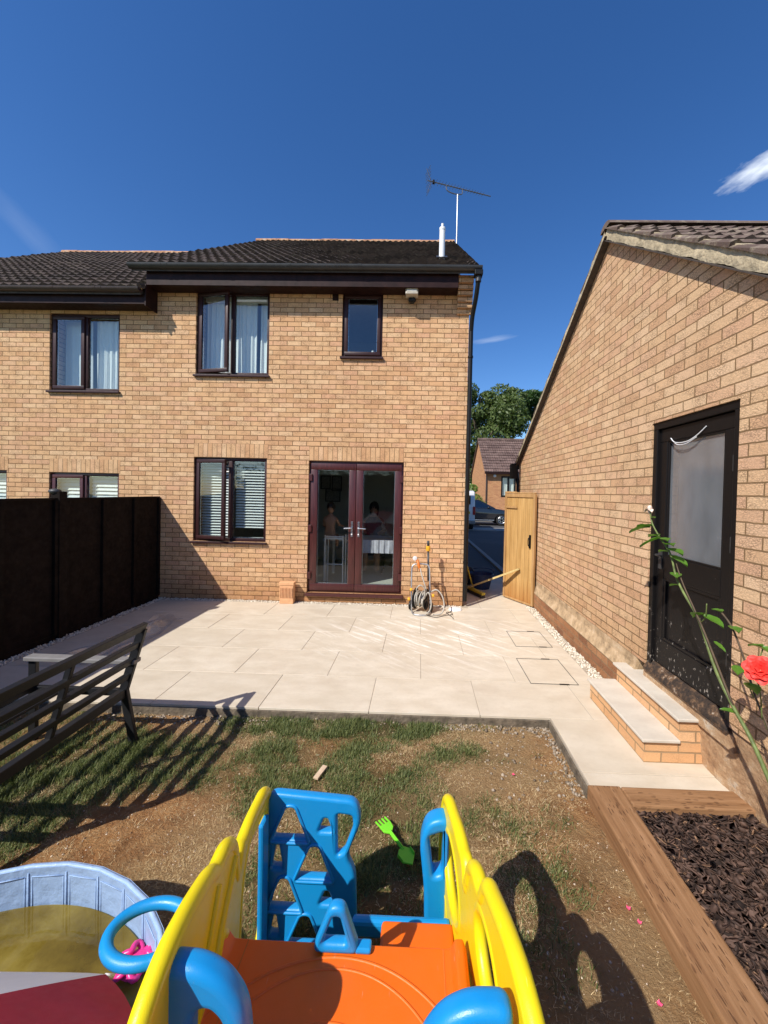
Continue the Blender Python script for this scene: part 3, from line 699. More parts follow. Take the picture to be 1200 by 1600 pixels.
def lawn():
    xs = np.arange(-4.15, 1.10, 0.03); ys = np.arange(-3.0, 3.14, 0.03); X, Y = np.meshgrid(xs, ys); Z = ground_h(X, Y)
    nx, ny = len(xs), len(ys); v = np.stack([X, Y, Z], -1).reshape(-1, 3)
    i = np.arange(nx * ny).reshape(ny, nx); f = np.stack([i[:-1, :-1], i[:-1, 1:], i[1:, 1:], i[1:, :-1]], -1).reshape(-1, 4)
    me = bpy.data.meshes.new('lawn'); me.from_pydata(v.tolist(), [], f.tolist()); me.shade_smooth()
    d, b = density(v[:, 0], v[:, 1]); ca = me.color_attributes.new('cover', 'FLOAT_COLOR', 'POINT')
    st = np.clip(0.5 + 0.9 * fbm(v[:, 0] * 1.7 + 9, v[:, 1] * 1.7), 0, 1)
    ca.data.foreach_set('color', np.stack([d, st, b, np.ones_like(d)], 1).astype(np.float32).ravel())
    autouv(me); me.materials.append(MATS['lawn_soil'])
    o = bpy.data.objects.new('lawn', me); C.objects.link(o); tag(o, kind='structure')
lawn()
def blades(name, n, m, fn, hmin, hmax, wid, lay, label, cat):
    x = RNG.uniform(-3.2, 1.08, n * 6); y = RNG.uniform(0.9, 3.06, n * 6); d, b = density(x, y)
    keep = RNG.uniform(0, 1, len(x)) < fn(d, b, x, y)
    x = x[keep][:n]; y = y[keep][:n]; d = d[keep][:n]; k = len(x)
    h = RNG.uniform(hmin, hmax, k) * (0.75 + 0.5 * RNG.uniform(0, 1, k)) * ((0.6 + 0.75 * d) if m == 'grass_blade' else 1.0); a = RNG.uniform(0, 2 * PI, k); lean = RNG.uniform(lay[0], lay[1], k)
    z = ground_h(x, y) - 0.003; w = RNG.uniform(0.6, 1.2, k) * wid
    dx, dy = np.cos(a), np.sin(a); px, py = -dy, dx
    P = np.zeros((k, 5, 3)); 
    for j, (t, ww) in enumerate(((0, 1), (0, -1), (0.55, -0.75), (0.55, 0.75), (1.0, 0))):
        cx = x + dx * h * np.sin(lean) * t ** 1.5; cy = y + dy * h * np.sin(lean) * t ** 1.5; cz = z + h * np.cos(lean) * t + 0.002 * t
        P[:, j] = np.stack([cx + px * w * ww, cy + py * w * ww, cz], -1)
    o = scatter_mesh(name, P.reshape(-1, 3), [(0, 1, 2, 3), (3, 2, 4)], 5, m)
    return tag(o, label, cat, None, 'stuff')
blades('grass', 145000, 'grass_blade', lambda d, b, x, y: np.clip((d * 1.25 - 0.12) * np.clip(0.62 + 1.2 * fbm(x * 6 + 2, y * 6), 0.05, 1.5), 0, 1) ** 1.15, 0.016, 0.042, 0.0019, (0.35, 1.55), 'patchy short green grass growing on the dry lawn', 'grass')
blades('dead_grass', 150000, 'straw', lambda d, b, x, y: np.clip(0.45 + 0.9 * fbm(x * 2.6 + 9, y * 2.6) - 0.15 * d, 0.06, 1), 0.010, 0.034, 0.0011, (1.1, 1.62), 'dry yellow straw and dead grass lying on bare soil', 'dead grass')
def rand_pts(n, x0, x1, y0, y1, zf): 
    x = RNG.uniform(x0, x1, n); y = RNG.uniform(y0, y1, n); z = zf(x, y) if callable(zf) else np.full(n, zf); return np.stack([x, y, z], 1)
p = rand_pts(2600, -2.6, 1.06, 1.0, 3.0, ground_h)
tag(pebbles('soil_grit', p, 0.002, 0.007, 'grit'), 'small stones and grit scattered over the bare soil', 'grit', None, 'stuff')

# ------------------------------------------------------------------ patio
FY = 3.07; PITCH = 0.575
def patio():
    bed = MB().box(-4.12, 1.86, FY + 0.012, WY, -0.15, -0.0035); bed.box(1.085, 1.97, 2.36, FY + 0.012, -0.15, -0.0035)
    bed.box(0.74, 1.86, WY, 8.3, -0.15, -0.0035)
    struct('patio_bed', bed, 'joint_grout')
    t = MB(); gp = 0.003; th = 0.02
    def tl(x0, x1, y0, y1):
        dz = random.uniform(-0.0007, 0.0007); t.box(x0 + gp, x1 - gp, y0 + gp, y1 - gp, -th, dz)
    covers = [(1.09, 1.54, 3.62, 4.17), (1.17, 1.60, 4.50, 5.0)]
    for r in range(6):
        y0 = FY + r * PITCH; y1 = min(FY + (r + 1) * PITCH, WY - 0.095)
        off = -0.37 if r % 2 == 0 else 0.055
        xr = 1.86 if y0 < 3.5 else 1.72
        xs = sorted([off + 0.9 * k for k in range(-6, 4)]); xs = [-4.02] + [x for x in xs if -3.9 < x < xr - 0.1] + [xr]
        for a, b in zip(xs[:-1], xs[1:]):
            tl(a, b, y0, y1)
    tl(1.09, 1.97, 2.475, FY); tl(1.09, 1.97, 2.355, 2.475)
    for r in range(4):
        y0 = WY - 0.095 + r * PITCH if r else WY - 0.095
        y1 = WY - 0.095 + (r + 1) * PITCH
        for a, b in ((0.80, 1.25), (1.25, 1.78)) if r % 2 else ((0.80, 1.0), (1.0, 1.78)): tl(a, b, y0, y1)
    struct('patio_paving', t, 'porcelain', bevel=0.0015, seg=1)
    for i, (x0, x1, y0, y1) in enumerate(covers):
        e = MB(); w = 0.005; z0, z1 = 0.0012, 0.0035
        e.box(x0, x1, y0, y0 + w, z0, z1); e.box(x0, x1, y1 - w, y1, z0, z1); e.box(x0, x0 + w, y0 + w, y1 - w, z0, z1); e.box(x1 - w, x1, y0 + w, y1 - w, z0, z1)
        rt_ = thing('drain_cover', ((x0 + x1) / 2, (y0 + y1) / 2, 0), ('recessed paving drain cover nearest the brick steps', 'recessed paving drain cover nearer the wooden gate')[i], 'drain cover', 'recessed covers in the patio')
        mk('cover_rim', e, 'cover_trim', rt_)
        for yy in (y0, y1): mk('lifting_slot', MB().box(x0 + 0.27, x0 + 0.36, yy - 0.009, yy + 0.009, 0.0036, 0.0055), 'black_pvc', rt_)
patio()
# white pebble margins
n = 2300
p = np.concatenate([rand_pts(1500, -4.0, 0.70, WY - 0.095, WY - 0.004, 0.0), rand_pts(900, -4.13, -4.03, 3.1, WY, 0.0), rand_pts(1300, 1.725, 1.845, 3.52, 6.6, 0.0)])
p[:, 2] = RNG.uniform(-0.01, 0.006, len(p))
tag(pebbles('white_gravel', p, 0.007, 0.014, 'pebble_white', 0.75), 'cream white pebbles filling the margins between patio and walls', 'gravel', None, 'stuff')
p = np.concatenate([rand_pts(330, -2.6, -1.1, 2.95, 3.075, LZ), rand_pts(90, -1.1, 0.3, 3.02, 3.075, LZ), rand_pts(300, 0.15, 1.07, 2.98, 3.075, LZ), rand_pts(170, 1.0, 1.07, 2.36, 3.05, LZ), rand_pts(110, 0.5, 1.05, 2.3, 2.95, LZ)])
p[:, 2] = ground_h(p[:, 0], p[:, 1]) + RNG.uniform(-0.006, 0.008, len(p))
tag(pebbles('grey_rubble', p, 0.003, 0.015, 'rubble_grey', 0.8), 'grey crushed stone left along the edge of the patio', 'rubble', None, 'stuff')
bed = MB().box(-3.6, 1.068, FY - 0.012, FY + 0.011, -0.12, -0.021); bed.box(1.070, 1.0845, 2.36, FY - 0.013, -0.12, -0.021)
struct('patio_edge', bed, 'paving_bed')

# ------------------------------------------------------------------ house helpers
def bar_frame(mb, x0, x1, z0, z1, y0, y1, w, M=None):
    mb.box(x0, x1, y0, y1, z0, z0 + w, M); mb.box(x0, x1, y0, y1, z1 - w, z1, M)
    mb.box(x0, x0 + w, y0, y1, z0 + w, z1 - w, M); mb.box(x1 - w, x1, y0, y1, z0 + w, z1 - w, M)
def sash(parent, x0, x1, z0, z1, y, open_deg=0.0, m='brown_upvc', gl='window_glass', w=0.055, depth=0.05):
    M = Matrix.Translation((x0, y, 0)) @ Matrix.Rotation(-R(open_deg), 4, 'Z')
    mb = MB(); bar_frame(mb, 0.0, x1 - x0, z0, z1, 0, depth, w, M)
    s = mk('sash', mb, m, parent, bevel=0.006, smooth=30)
    mk('pane', MB().box(w - 0.002, x1 - x0 - w + 0.002, depth * 0.5 - 0.008, depth * 0.5 + 0.004, z0 + w - 0.002, z1 - w + 0.002, M), gl, s)
    ed = MB(); bar_frame(ed, w - 0.001, x1 - x0 - w + 0.001, z0 + w - 0.001, z1 - w + 0.001, depth * 0.5 + 0.006, depth * 0.5 + 0.014, 0.008, M)
    mk('spacer', ed, 'silver_metal', s)
    return s
def window(parent, X0, X1, z0, z1, split=None, openl=0.0, m='brown_upvc', sill=True, y=None):
    y = WY + 0.035 if y is None else y
    fr = MB(); w = 0.05; bar_frame(fr, X0, X1, z0, z1, y, y + 0.07, w)
    if split: fr.box(split - 0.03, split + 0.03, y + 0.002, y + 0.068, z0 + w, z1 - w)
    f = mk('window', fr, m, parent, bevel=0.005, smooth=30)
    if split:
        sash(f, X0 + 0.035, split - 0.012, z0 + 0.035, z1 - 0.035, y - 0.022, openl, m)
        mk('pane', MB().box(split + 0.028, X1 - w + 0.002, y + 0.03, y + 0.042, z0 + w - 0.002, z1 - w + 0.002), 'window_glass', f)
        ed = MB(); bar_frame(ed, split + 0.029, X1 - w + 0.001, z0 + w - 0.001, z1 - w + 0.001, y + 0.044, y + 0.052, 0.009); mk('spacer', ed, 'silver_metal', f)
    else:
        sash(f, X0 + 0.035, X1 - 0.035, z0 + 0.035, z1 - 0.035, y - 0.022, 0, m)
    if sill:
        mk('sill', MB().box(X0 - 0.02, X1 + 0.02, WY - 0.045, y + 0.04, z0 - 0.035, z0 - 0.003), m, f, bevel=0.005)
    return f
def curtain(parent, X0, X1, z0, z1, y, amp=0.018, nf=9, gap=None, name='curtain', m='curtain'):
    mb = MB(); n = int((X1 - X0) / 0.008); rows = 6; vs = []; ph = random.uniform(0, 6)
    for j in range(rows + 1):
        zz = z0 + (z1 - z0) * j / rows; fl = 1.0 - 0.45 * j / rows
        for i in range(n + 1):
            x = X0 + (X1 - X0) * i / n
            yy = y + amp * fl * (math.sin(2 * PI * nf * (x - X0) / (X1 - X0) + ph + 0.5 * math.sin(j * 0.7 + x * 9)) + 0.35 * math.sin(2 * PI * nf * 2.3 * (x - X0) / (X1 - X0) + ph * 2))
            vs.append((x, yy, zz))
    fs = [(j * (n + 1) + i, j * (n + 1) + i + 1, (j + 1) * (n + 1) + i + 1, (j + 1) * (n + 1) + i) for j in range(rows) for i in range(n)]
    return mk(name, mb.add(vs, fs), m, parent, smooth=True)
def blind(parent, X0, X1, z0, z1, y, pitch=0.045, wd=0.042, tilt=R(38), name='venetian_blind'):
    mb = MB(); z = z1 - 0.02
    while z > z0:
        M = Matrix.Translation((0, y, z)) @ Matrix.Rotation(tilt, 4, 'X')
        mb.box(X0, X1, -wd / 2, wd / 2, -0.0013, 0.0013, M); z -= pitch
    mb.box(X0, X1, y - 0.02, y + 0.02, z1 - 0.018, z1 + 0.01)
    for q in (0.15, 0.85): mb.box(X0 + (X1 - X0) * q - 0.001, X0 + (X1 - X0) * q + 0.001, y - 0.026, y - 0.024, z0, z1)
    return mk(name, mb, 'blind_slat', parent)
def gutter(parent, x0, x1, y, z, r, m, joints, ends=True):
    """half-round gutter along X, open upwards"""
    mb = MB(); n = 10; vs = []
    for x in (x0, x1):
        for rr in (r, r * 0.93):
            for i in range(n + 1):
                a = PI + PI * i / n; vs.append((x, y + rr * math.cos(a), z + rr * math.sin(a)))
    q = n + 1; fs = []
    for i in range(n):
        fs += [(i, i + 1, 2 * q + i + 1, 2 * q + i), (q + i, 3 * q + i, 3 * q + i + 1, q + i + 1)]
    fs += [(0, 2 * q, 3 * q, q), (n, q + n, 3 * q + n, 2 * q + n)]
    mb.add(vs, fs)
    g_ = mk('gutter', mb, m, parent, smooth=40)
    for x in joints:
        b = MB(); pts = [(x - 0.03, 0), (x + 0.03, 0)]
        vv = []
        for xx in (x - 0.025, x + 0.025):
            for i in range(n + 1):
                a = PI + PI * i / n; vv.append((xx, y + (r * 1.06) * math.cos(a), z + (r * 1.06) * math.sin(a) + 0.002))
        mk('gutter_bracket', b.add(vv, [(i, i + 1, n + 2 + i, n + 1 + i) for i in range(n)]), m, g_, smooth=40)
    if ends:
        for x, s in ((x0, -1), (x1, 1)):
            cp = MB(); vv = [(x + s * 0.002, y + r * 1.03 * math.cos(PI + PI * i / n), z + r * 1.03 * math.sin(PI + PI * i / n)) for i in range(n + 1)]
            mk('end_cap', cp.prism(vv, (s * 0.006, 0, 0)), m, g_)
    return g_
def soldier(parent, x0, x1, z0, z1):
    y0 = WY - 0.002
    uvf = lambda p, ax: np.stack([p[:, 2] - z0 + 0.0025, p[:, 0] - x0], 1)
    return mk('lintel_course', MB().box(x0, x1, y0, WY + 0.05, z0, z1), 'soldier_brick', parent, uvfn=uvf)

# main house ---------------------------------------------------------------
PX0 = -4.25; HX1 = 0.715; HB_ = 15.7; EZ = 4.87
house = thing('brick_house', (-1.8, WY, 0), 'buff brick two-storey house with dark red french doors and brown upstairs windows', 'house')
W1 = (-3.60, -2.425, 3.575, 4.90); W2 = (-1.272, -0.632, 3.885, 4.90); W3 = (-3.607, -2.43, 0.93, 2.265); DR = (-1.76, -0.252, 0.15, 2.245)
mb = MB(); slab_grid(mb, 'Y', WY, 0.28, (PX0, HX1), (-0.12, EZ), [W1, W2, W3, DR])
w_ = weld(mk('wall', mb, 'house_brick', house, recalc=False))
TY = 10.55; tanp = 0.715; RZ0 = 5.09       # ridge y, slope, roof height at eave
mb = MB(); mb.box(HX1 - 0.28, HX1, WY + 0.281, HB_, -0.12, EZ); mb.box(PX0, HX1, HB_ + 0.001, HB_ + 0.28, -0.12, EZ); mb.box(PX0, PX0 + 0.2, WY + 0.281, HB_, -0.12, EZ)
mk('side_wall', mb, 'house_brick', house)
mb = MB(); ridz = RZ0 + (TY - 5.72) * tanp - 0.1
for xa in (HX1 - 0.28, PX0): mb.prism([(xa, WY + 0.01, EZ + 0.001), (xa, HB_ + 0.2, EZ + 0.001), (xa, TY + 0.2, ridz)], (0.28, 0, 0))
mk('gable', mb, 'house_brick', house)
soldier(house, W3[0] - 0.0, W3[1] + 0.02, 2.268, 2.49); soldier(house, DR[0] + 0.005, DR[1] - 0.005, 2.2485, 2.4705)
cosp = 1 / math.sqrt(1 + tanp ** 2); upv = Vector((0, cosp, cosp * tanp)); ln_ = (TY - 5.72) / cosp
rf = tile_roof('roof', (PX0 - 0.20, 5.72, RZ0), (0.80, 5.72, RZ0), upv, ln_, 'roof_tile', house)
mk('roof_back', MB().prism([(PX0 - 0.2, TY, ridz + 0.09), (PX0 - 0.2, HB_ + 0.5, EZ + 0.2), (PX0 - 0.2, HB_ + 0.5, EZ + 0.14), (PX0 - 0.2, TY, ridz + 0.0)], (5.25, 0, 0)), 'roof_tile', house)
mk('roof_underlay', MB().prism([(PX0 - 0.17, 5.75, RZ0 - 0.01), (PX0 - 0.17, TY - 0.02, ridz + 0.08), (PX0 - 0.17, TY - 0.02, ridz + 0.0), (PX0 - 0.17, 5.75, RZ0 - 0.06)], (5.19, 0, 0)), 'soffit_board', house)
def ridge(parent, x0, x1, z):
    for i in range(int((x1 - x0) / 0.45) + 1):
        a = x0 + i * 0.45; b = min(a + 0.445, x1); vs = []
        if b - a < 0.05: continue
        dz = random.uniform(-0.008, 0.008)
        mb = MB(); n = 8
        for x in (a, b):
            for k in range(n + 1):
                t_ = PI * k / n; vs.append((x, TY + 0.13 * math.cos(t_), z + dz + 0.115 * math.sin(t_)))
        mb.add(vs, [(k, k + 1, n + 2 + k, n + 1 + k) for k in range(n)] + [tuple(range(n, -1, -1)), tuple(range(n + 1, 2 * n + 2))])
        mk('ridge_tile', mb, 'ridge_tile', parent, smooth=40)
ridge(house, PX0 - 0.35, 0.80, ridz + 0.07)
mk('fascia', MB().box(PX0 + 0.02, 0.515, 5.80, 5.822, EZ - 0.02, 5.075), 'fascia_paint', house, bevel=0.003)
mk('soffit', MB().box(PX0 + 0.02, 0.515, 5.8235, WY - 0.002, EZ - 0.012, EZ + 0.004), 'fascia_paint', house)
gutter(house, PX0 - 0.185, 0.845, 5.735, 5.118, 0.062, 'grey_gutter', [-3.95, -3.86, -3.0, -2.0, -0.95, 0.2])
# corbelled brick bracket at the corner under the gutter end
cb = MB()
for i in range(6): 
    z0 = 4.56 + i * 0.078
    cb.box(0.522, HX1 + 0.036 - 0.002 * (i % 2), WY - 0.035 * (i + 1) - (0.006 if i % 2 else 0), WY - 0.001, z0, z0 + 0.066 if i < 5 else 5.06)
cb.box(0.53, HX1 + 0.028, WY - 0.03, WY - 0.003, 4.555, 5.0)
mk('corbel', cb, 'house_brick', house, bevel=0.004)
# downpipe
dp = MB().tube(smooth_poly([(0.80, 5.735, 5.07), (0.80, 5.74, 4.93), (0.785, 5.83, 4.72), (0.755, 5.95, 4.5), (0.748, 6.02, 4.3)], 5, False), 0.034, 12)
dp.tube([(0.748, 6.022, 4.3), (0.748, 6.022, 0.09)], 0.034, 12)
dpo = mk('downpipe', dp, 'black_pvc', house, smooth=40)
mk('hopper', MB().box(0.74, 0.86, 5.67, 5.80, 4.985, 5.055), 'black_pvc', dpo, bevel=0.006)
mk('hopper', MB().disc((0.80, 5.737, 4.94), (0, 0, 1), 0.043, 0.07, 14), 'grey_gutter', dpo, smooth=40)
for z in (3.9, 2.3, 0.7): mk('clip', MB().disc((0.748, 6.022, z), (0, 0, 1), 0.042, 0.03, 12), 'black_pvc', dpo, smooth=40)
# flue
fl = MB().tube([(0.285, 6.42, 5.4), (0.285, 6.42, 6.12)], 0.048, 18)
flo = mk('flue_pipe', fl, 'white_pvc', house, smooth=40)
mk('flue_terminal', MB().disc((0.285, 6.42, 6.13), (0, 0, 1), 0.052, 0.05, 18), 'white_pvc', flo, smooth=40, bevel=0.006)
mk('flue_knob', MB().disc((0.285, 6.42, 6.185), (0, 0, 1), 0.018, 0.07, 12, 0.024), 'white_pvc', flo, smooth=40)
mk('lead_flashing', MB().box(-0.09, 0.09, -0.13, 0.13, 0, 0.012, Matrix.Translation((0.285, 6.42, 5.68)) @ Matrix.Rotation(math.atan(tanp), 4, 'X')), 'grey_gutter', flo)
mk('air_vent', MB().box(-1.43, -1.335, WY - 0.012, WY, 4.76, 4.865), 'fascia_paint', house, bevel=0.003)
wa = window(house, *W1, split=-3.03, openl=11)
wb = window(house, *W2)
wc = window(house, *W3, split=-3.03, openl=13)
# trickle-vent head rails
for X0, X1 in ((W1[0], W1[1]),): mk('vent_rail', MB().box(-2.97, X1 - 0.06, WY + 0.05, WY + 0.062, 4.76, 4.79), 'white_pvc', wa)
curtain(wa, -3.0, -2.70, 3.62, 4.86, WY + 0.20, nf=4); curtain(wa, -2.66, -2.46, 3.62, 4.86, WY + 0.24, nf=2)
curtain(wa, -3.54, -3.02, 3.62, 4.86, WY + 0.23, nf=6)
mk('curtain_rail', MB().box(-3.54, -2.47, WY + 0.16, WY + 0.20, 4.80, 4.88), 'white_pvc', wa)
# small items on the bathroom sill
it = MB().disc((-0.80, WY + 0.16, 3.99), (0, 0, 1), 0.022, 0.1, 12); mk('bottle', it, 'white_pvc', wb, smooth=40)
mk('window_board', MB().box(W2[0] + 0.02, W2[1] - 0.02, WY + 0.11, WY + 0.27, 3.92, 3.938), 'white_pvc', wb)
blind(wc, -2.985, -2.49, 1.14, 2.21, WY + 0.15); blind(wc, -3.55, -3.03, 1.0, 2.21, WY + 0.15)
mk('window_board', MB().box(W3[0] + 0.02, W3[1] - 0.02, WY + 0.11, WY + 0.27, 0.955, 0.975), 'white_pvc', wc)
# rooms behind the glass
rm = MB()
def room(x0, x1, y0, y1, z0, z1):
    rm.add([(x0, y0, z0), (x1, y0, z0), (x1, y1, z0), (x0, y1, z0), (x0, y0, z1), (x1, y0, z1), (x1, y1, z1), (x0, y1, z1)],
           [(0, 1, 2, 3), (4, 7, 6, 5), (3, 2, 6, 7), (0, 3, 7, 4), (1, 5, 6, 2)])
room(-4.0, 0.4, WY + 0.29, 9.2, 0.12, 2.45); room(-4.0, -1.95, WY + 0.29, 9.0, 2.75, 4.86); room(-1.9, 0.4, WY + 0.29, 8.0, 2.75, 4.86)
mk('room_interior', rm, 'room_wall', house, recalc=False)
# french doors
dx0, dx1, dz0, dz1 = DR; yd = WY + 0.05
fr = MB(); bar_frame(fr, dx0, dx1, dz0, dz1, yd, yd + 0.07, 0.045)
dfo = mk('french_door', fr, 'rosewood_foil', house, bevel=0.005, smooth=30)
mk('threshold', MB().box(dx0 - 0.015, dx1 + 0.03, WY - 0.06, yd + 0.02, dz0 - 0.045, dz0 - 0.004), 'rosewood_foil', dfo, bevel=0.004)
mid = (dx0 + dx1) / 2
for x0, x1, s in ((dx0 + 0.03, mid - 0.003, 1), (mid + 0.003, dx1 - 0.03, -1)):
    lf = MB(); bar_frame(lf, x0, x1, dz0 + 0.03, dz1 - 0.03, yd - 0.022, yd + 0.045, 0.108)
    lo = mk('door_leaf', lf, 'rosewood_foil', dfo, bevel=0.007, smooth=30)
    mk('pane', MB().box(x0 + 0.105, x1 - 0.105, yd + 0.004, yd + 0.02, dz0 + 0.136, dz1 - 0.136), 'door_glass', lo)
    ed = MB(); bar_frame(ed, x0 + 0.107, x1 - 0.107, dz0 + 0.137, dz1 - 0.137, yd + 0.021, yd + 0.028, 0.01); mk('spacer', ed, 'galvanised', lo)
    hx = x1 - 0.05 if s == 1 else x0 + 0.05
    h = MB().box(hx - 0.016, hx + 0.016, yd - 0.034, yd - 0.0225, 1.05, 1.29); h.tube([(hx, yd - 0.03, 1.19), (hx, yd - 0.075, 1.19), (hx - s * 0.02, yd - 0.08, 1.19), (hx - s * 0.12, yd - 0.08, 1.185)], 0.0095, 8)
    mk('door_handle', h, 'silver_metal', lo, bevel=0.003)
    mk('lock', MB().disc((hx, yd - 0.037, 1.09), (0, 1, 0), 0.012, 0.012, 12), 'white_pvc', lo)
    ox = x0 + 0.0 if s == 1 else x1 - 0.0
    for z in (0.42, 1.17, 1.98): mk('hinge', MB().box(ox - 0.028, ox + 0.028, yd - 0.045, yd - 0.0225, z - 0.055, z + 0.055), 'rosewood_foil', lo, bevel=0.004)

# contents of the dining room seen through the doors
tb = thing('dining_table', (-0.95, 7.3, 0.12), 'white dining table seen through the french doors, cloth hanging over', 'table')
mk('table_top', MB().box(-1.75, -0.25, 6.95, 7.75, 0.86, 0.89), 'pale_cloth', tb, bevel=0.005)
for x in (-1.70, -0.32):
    for y in (7.0, 7.70): mk('leg', MB().box(x - 0.025, x + 0.025, y - 0.025, y + 0.025, 0.12, 0.858), 'white_pvc', tb)
cl = curtain(None, -1.05, -0.26, 0.66, 0.895, 6.93, 0.012, 7, name='tablecloth', m='pale_cloth'); tag(cl, 'crumpled pale cloth hanging off the dining table behind right door', 'tablecloth')
ch = thing('high_chair', (-1.45, 6.75, 0.12), 'white framed childs chair behind the left french door pane', 'chair')
f = MB(); 
for x in (-1.62, -1.30):
    for y in (6.62, 6.86): f.tube([(x, y, 0.12), (x * 0.98 - 0.03, y, 1.0)], 0.012, 8)
for z in (0.5, 0.98): f.tube([(-1.62, 6.62, z), (-1.31, 6.62, z)], 0.011, 8)
mk('frame', f, 'white_pvc', ch, smooth=40); mk('seat', MB().box(-1.62, -1.30, 6.62, 6.88, 0.93, 0.96), 'white_pvc', ch, bevel=0.006)
for i, (x0, x1, z0, z1) in enumerate(((-1.58, -1.42, 1.80, 2.03), (-1.40, -1.24, 1.76, 2.02), (-1.50, -1.26, 1.52, 1.74))):
    pf = thing('picture_frame', ((x0 + x1) / 2, 9.17, z0), ('small framed picture upper left of three behind left door', 'small framed picture upper right of three behind left door', 'lower wide framed picture under two small ones')[i], 'picture', 'pictures on the dining room wall')
    k = 1.18; X0 = x0 * 1.5; X1 = x1 * 1.5
    e = MB(); bar_frame(e, X0, X1, z0 * 1.06 - 0.1, z1 * 1.06 - 0.02, 9.15, 9.18, 0.02); mk('frame', e, 'dark_print', pf)
    mk('print', MB().box(X0 + 0.02, X1 - 0.02, 9.175, 9.182, z0 * 1.06 - 0.08, z1 * 1.06 - 0.04), 'paper_print', pf)

def figure(label, joints, edges, radii, hair, mats, loc, head, cloth=None):
    root = thing('person', loc, label, 'person')
    me = bpy.data.meshes.new('body'); me.from_pydata(joints, edges, []); tmp = bpy.data.objects.new('tmp', me); C.objects.link(tmp)
    md = tmp.modifiers.new('s', 'SKIN'); sv = me.skin_vertices[0].data
    for i, r_ in enumerate(radii): sv[i].radius = (r_, r_ * 0.9)
    sv[0].use_root = True
    md2 = tmp.modifiers.new('u', 'SUBSURF'); md2.levels = 2
    dg = bpy.context.evaluated_depsgraph_get(); dg.update(); m2 = bpy.data.meshes.new_from_object(tmp.evaluated_get(dg)); bpy.data.objects.remove(tmp)
    # head welded in as the same mesh
    bm = bmesh.new(); bm.from_mesh(m2)
    hm = MB().sphere(head[0], head[1], 14, (0.82, 0.95, 1.15)); nb = bmesh.new(); tm = bpy.data.meshes.new('t'); 
    hm.sphere((head[0][0] - 0.0, head[0][1] - head[1] * 0.95, head[0][2] - 0.01), head[1] * 0.14, 8, (0.8, 1, 1.2))
    for s in (-1, 1): hm.sphere((head[0][0] + s * head[1] * 0.8, head[0][1], head[0][2]), head[1] * 0.2, 8, (0.4, 0.8, 1.2))
    tm.from_pydata([tuple(v) for v in hm.v], [], hm.f); bm.from_mesh(tm); bm.to_mesh(m2); bm.free()
    b = mk('body', m2, mats[0], root, smooth=True)
    hr = MB().sphere((head[0][0], head[0][1] + head[1] * 0.12, head[0][2] + head[1] * 0.16), head[1] * 1.06, 16, (0.88, 1.0, 1.12))
    if hair == 'long': hr.sphere((head[0][0], head[0][1] + head[1] * 0.45, head[0][2] - head[1] * 0.7), head[1] * 0.95, 14, (0.9, 0.5, 1.5))
    mk('hair', hr, 'dark_hair', root, smooth=True)
    if cloth:
        mk('top', MB().tube(cloth[0], cloth[1], 16), cloth[2], root, smooth=True)
    return root
# child seen from behind, bare back, sitting at the table
cx, cy = -1.56, 6.74
J = [(cx, cy, 1.0), (cx, cy, 1.12), (cx, cy, 1.27), (cx + 0.005, cy + 0.01, 1.36), (cx + 0.01, cy + 0.01, 1.41), (cx - 0.095, cy, 1.29), (cx - 0.13, cy + 0.06, 1.16), (cx - 0.08, cy + 0.18, 1.10), (cx + 0.10, cy, 1.29), (cx + 0.15, cy + 0.05, 1.17), (cx + 0.2, cy + 0.18, 1.14), (cx - 0.06, cy + 0.02, 0.98), (cx - 0.08, cy + 0.2, 0.97), (cx - 0.08, cy + 0.22, 0.76), (cx + 0.06, cy + 0.02, 0.98), (cx + 0.08, cy + 0.2, 0.97), (cx + 0.08, cy + 0.22, 0.76)]
E_ = [(0, 1), (1, 2), (2, 3), (3, 4), (2, 5), (5, 6), (6, 7), (2, 8), (8, 9), (9, 10), (0, 11), (11, 12), (12, 13), (0, 14), (14, 15), (15, 16)]
figure('small bare-backed child with dark hair sitting at the table behind left door', J, E_, [.085, .08, .085, .035, .035, .035, .026, .02, .035, .026, .02, .055, .042, .028, .055, .042, .028], 'short', ('skin',), (cx, cy, 0.93), ((cx + 0.01, cy, 1.475), 0.082))
cx, cy = -0.93, 7.95
J = [(cx, cy, 0.62), (cx, cy, 0.85), (cx, cy, 1.12), (cx, cy, 1.28), (cx, cy, 1.34), (cx - 0.17, cy, 1.17), (cx - 0.24, cy - 0.08, 0.98), (cx - 0.12, cy - 0.28, 0.93), (cx + 0.17, cy, 1.17), (cx + 0.24, cy - 0.08, 0.98), (cx + 0.12, cy - 0.28, 0.93), (cx - 0.1, cy, 0.6), (cx - 0.12, cy - 0.4, 0.6), (cx - 0.12, cy - 0.42, 0.2), (cx + 0.1, cy, 0.6), (cx + 0.12, cy - 0.4, 0.6), (cx + 0.12, cy - 0.42, 0.2)]
figure('adult with long dark hair in a dark top behind the right door', J, E_, [.14, .12, .14, .055, .05, .06, .045, .035, .06, .045, .035, .09, .075, .05, .09, .075, .05], 'long', ('skin',), (cx, cy, 0.12), ((cx, cy, 1.43), 0.11), ([(cx, cy, 0.6), (cx, cy, 0.9), (cx, cy, 1.15), (cx, cy, 1.25)], [.17, .155, .19, .10], 'dark_cloth'))
st = thing('dining_chair', (-0.93, 8.0, 0.12), 'dark dining chair under the seated adult behind right door', 'chair')
mk('seat', MB().box(-1.15, -0.71, 7.78, 8.2, 0.47, 0.52), 'dark_print', st, bevel=0.01)
for x in (-1.13, -0.73):
    for y in (7.8, 8.18): mk('leg', MB().tube([(x, y, 0.12), (x, y, 0.47)], 0.018, 8), 'dark_print', st)
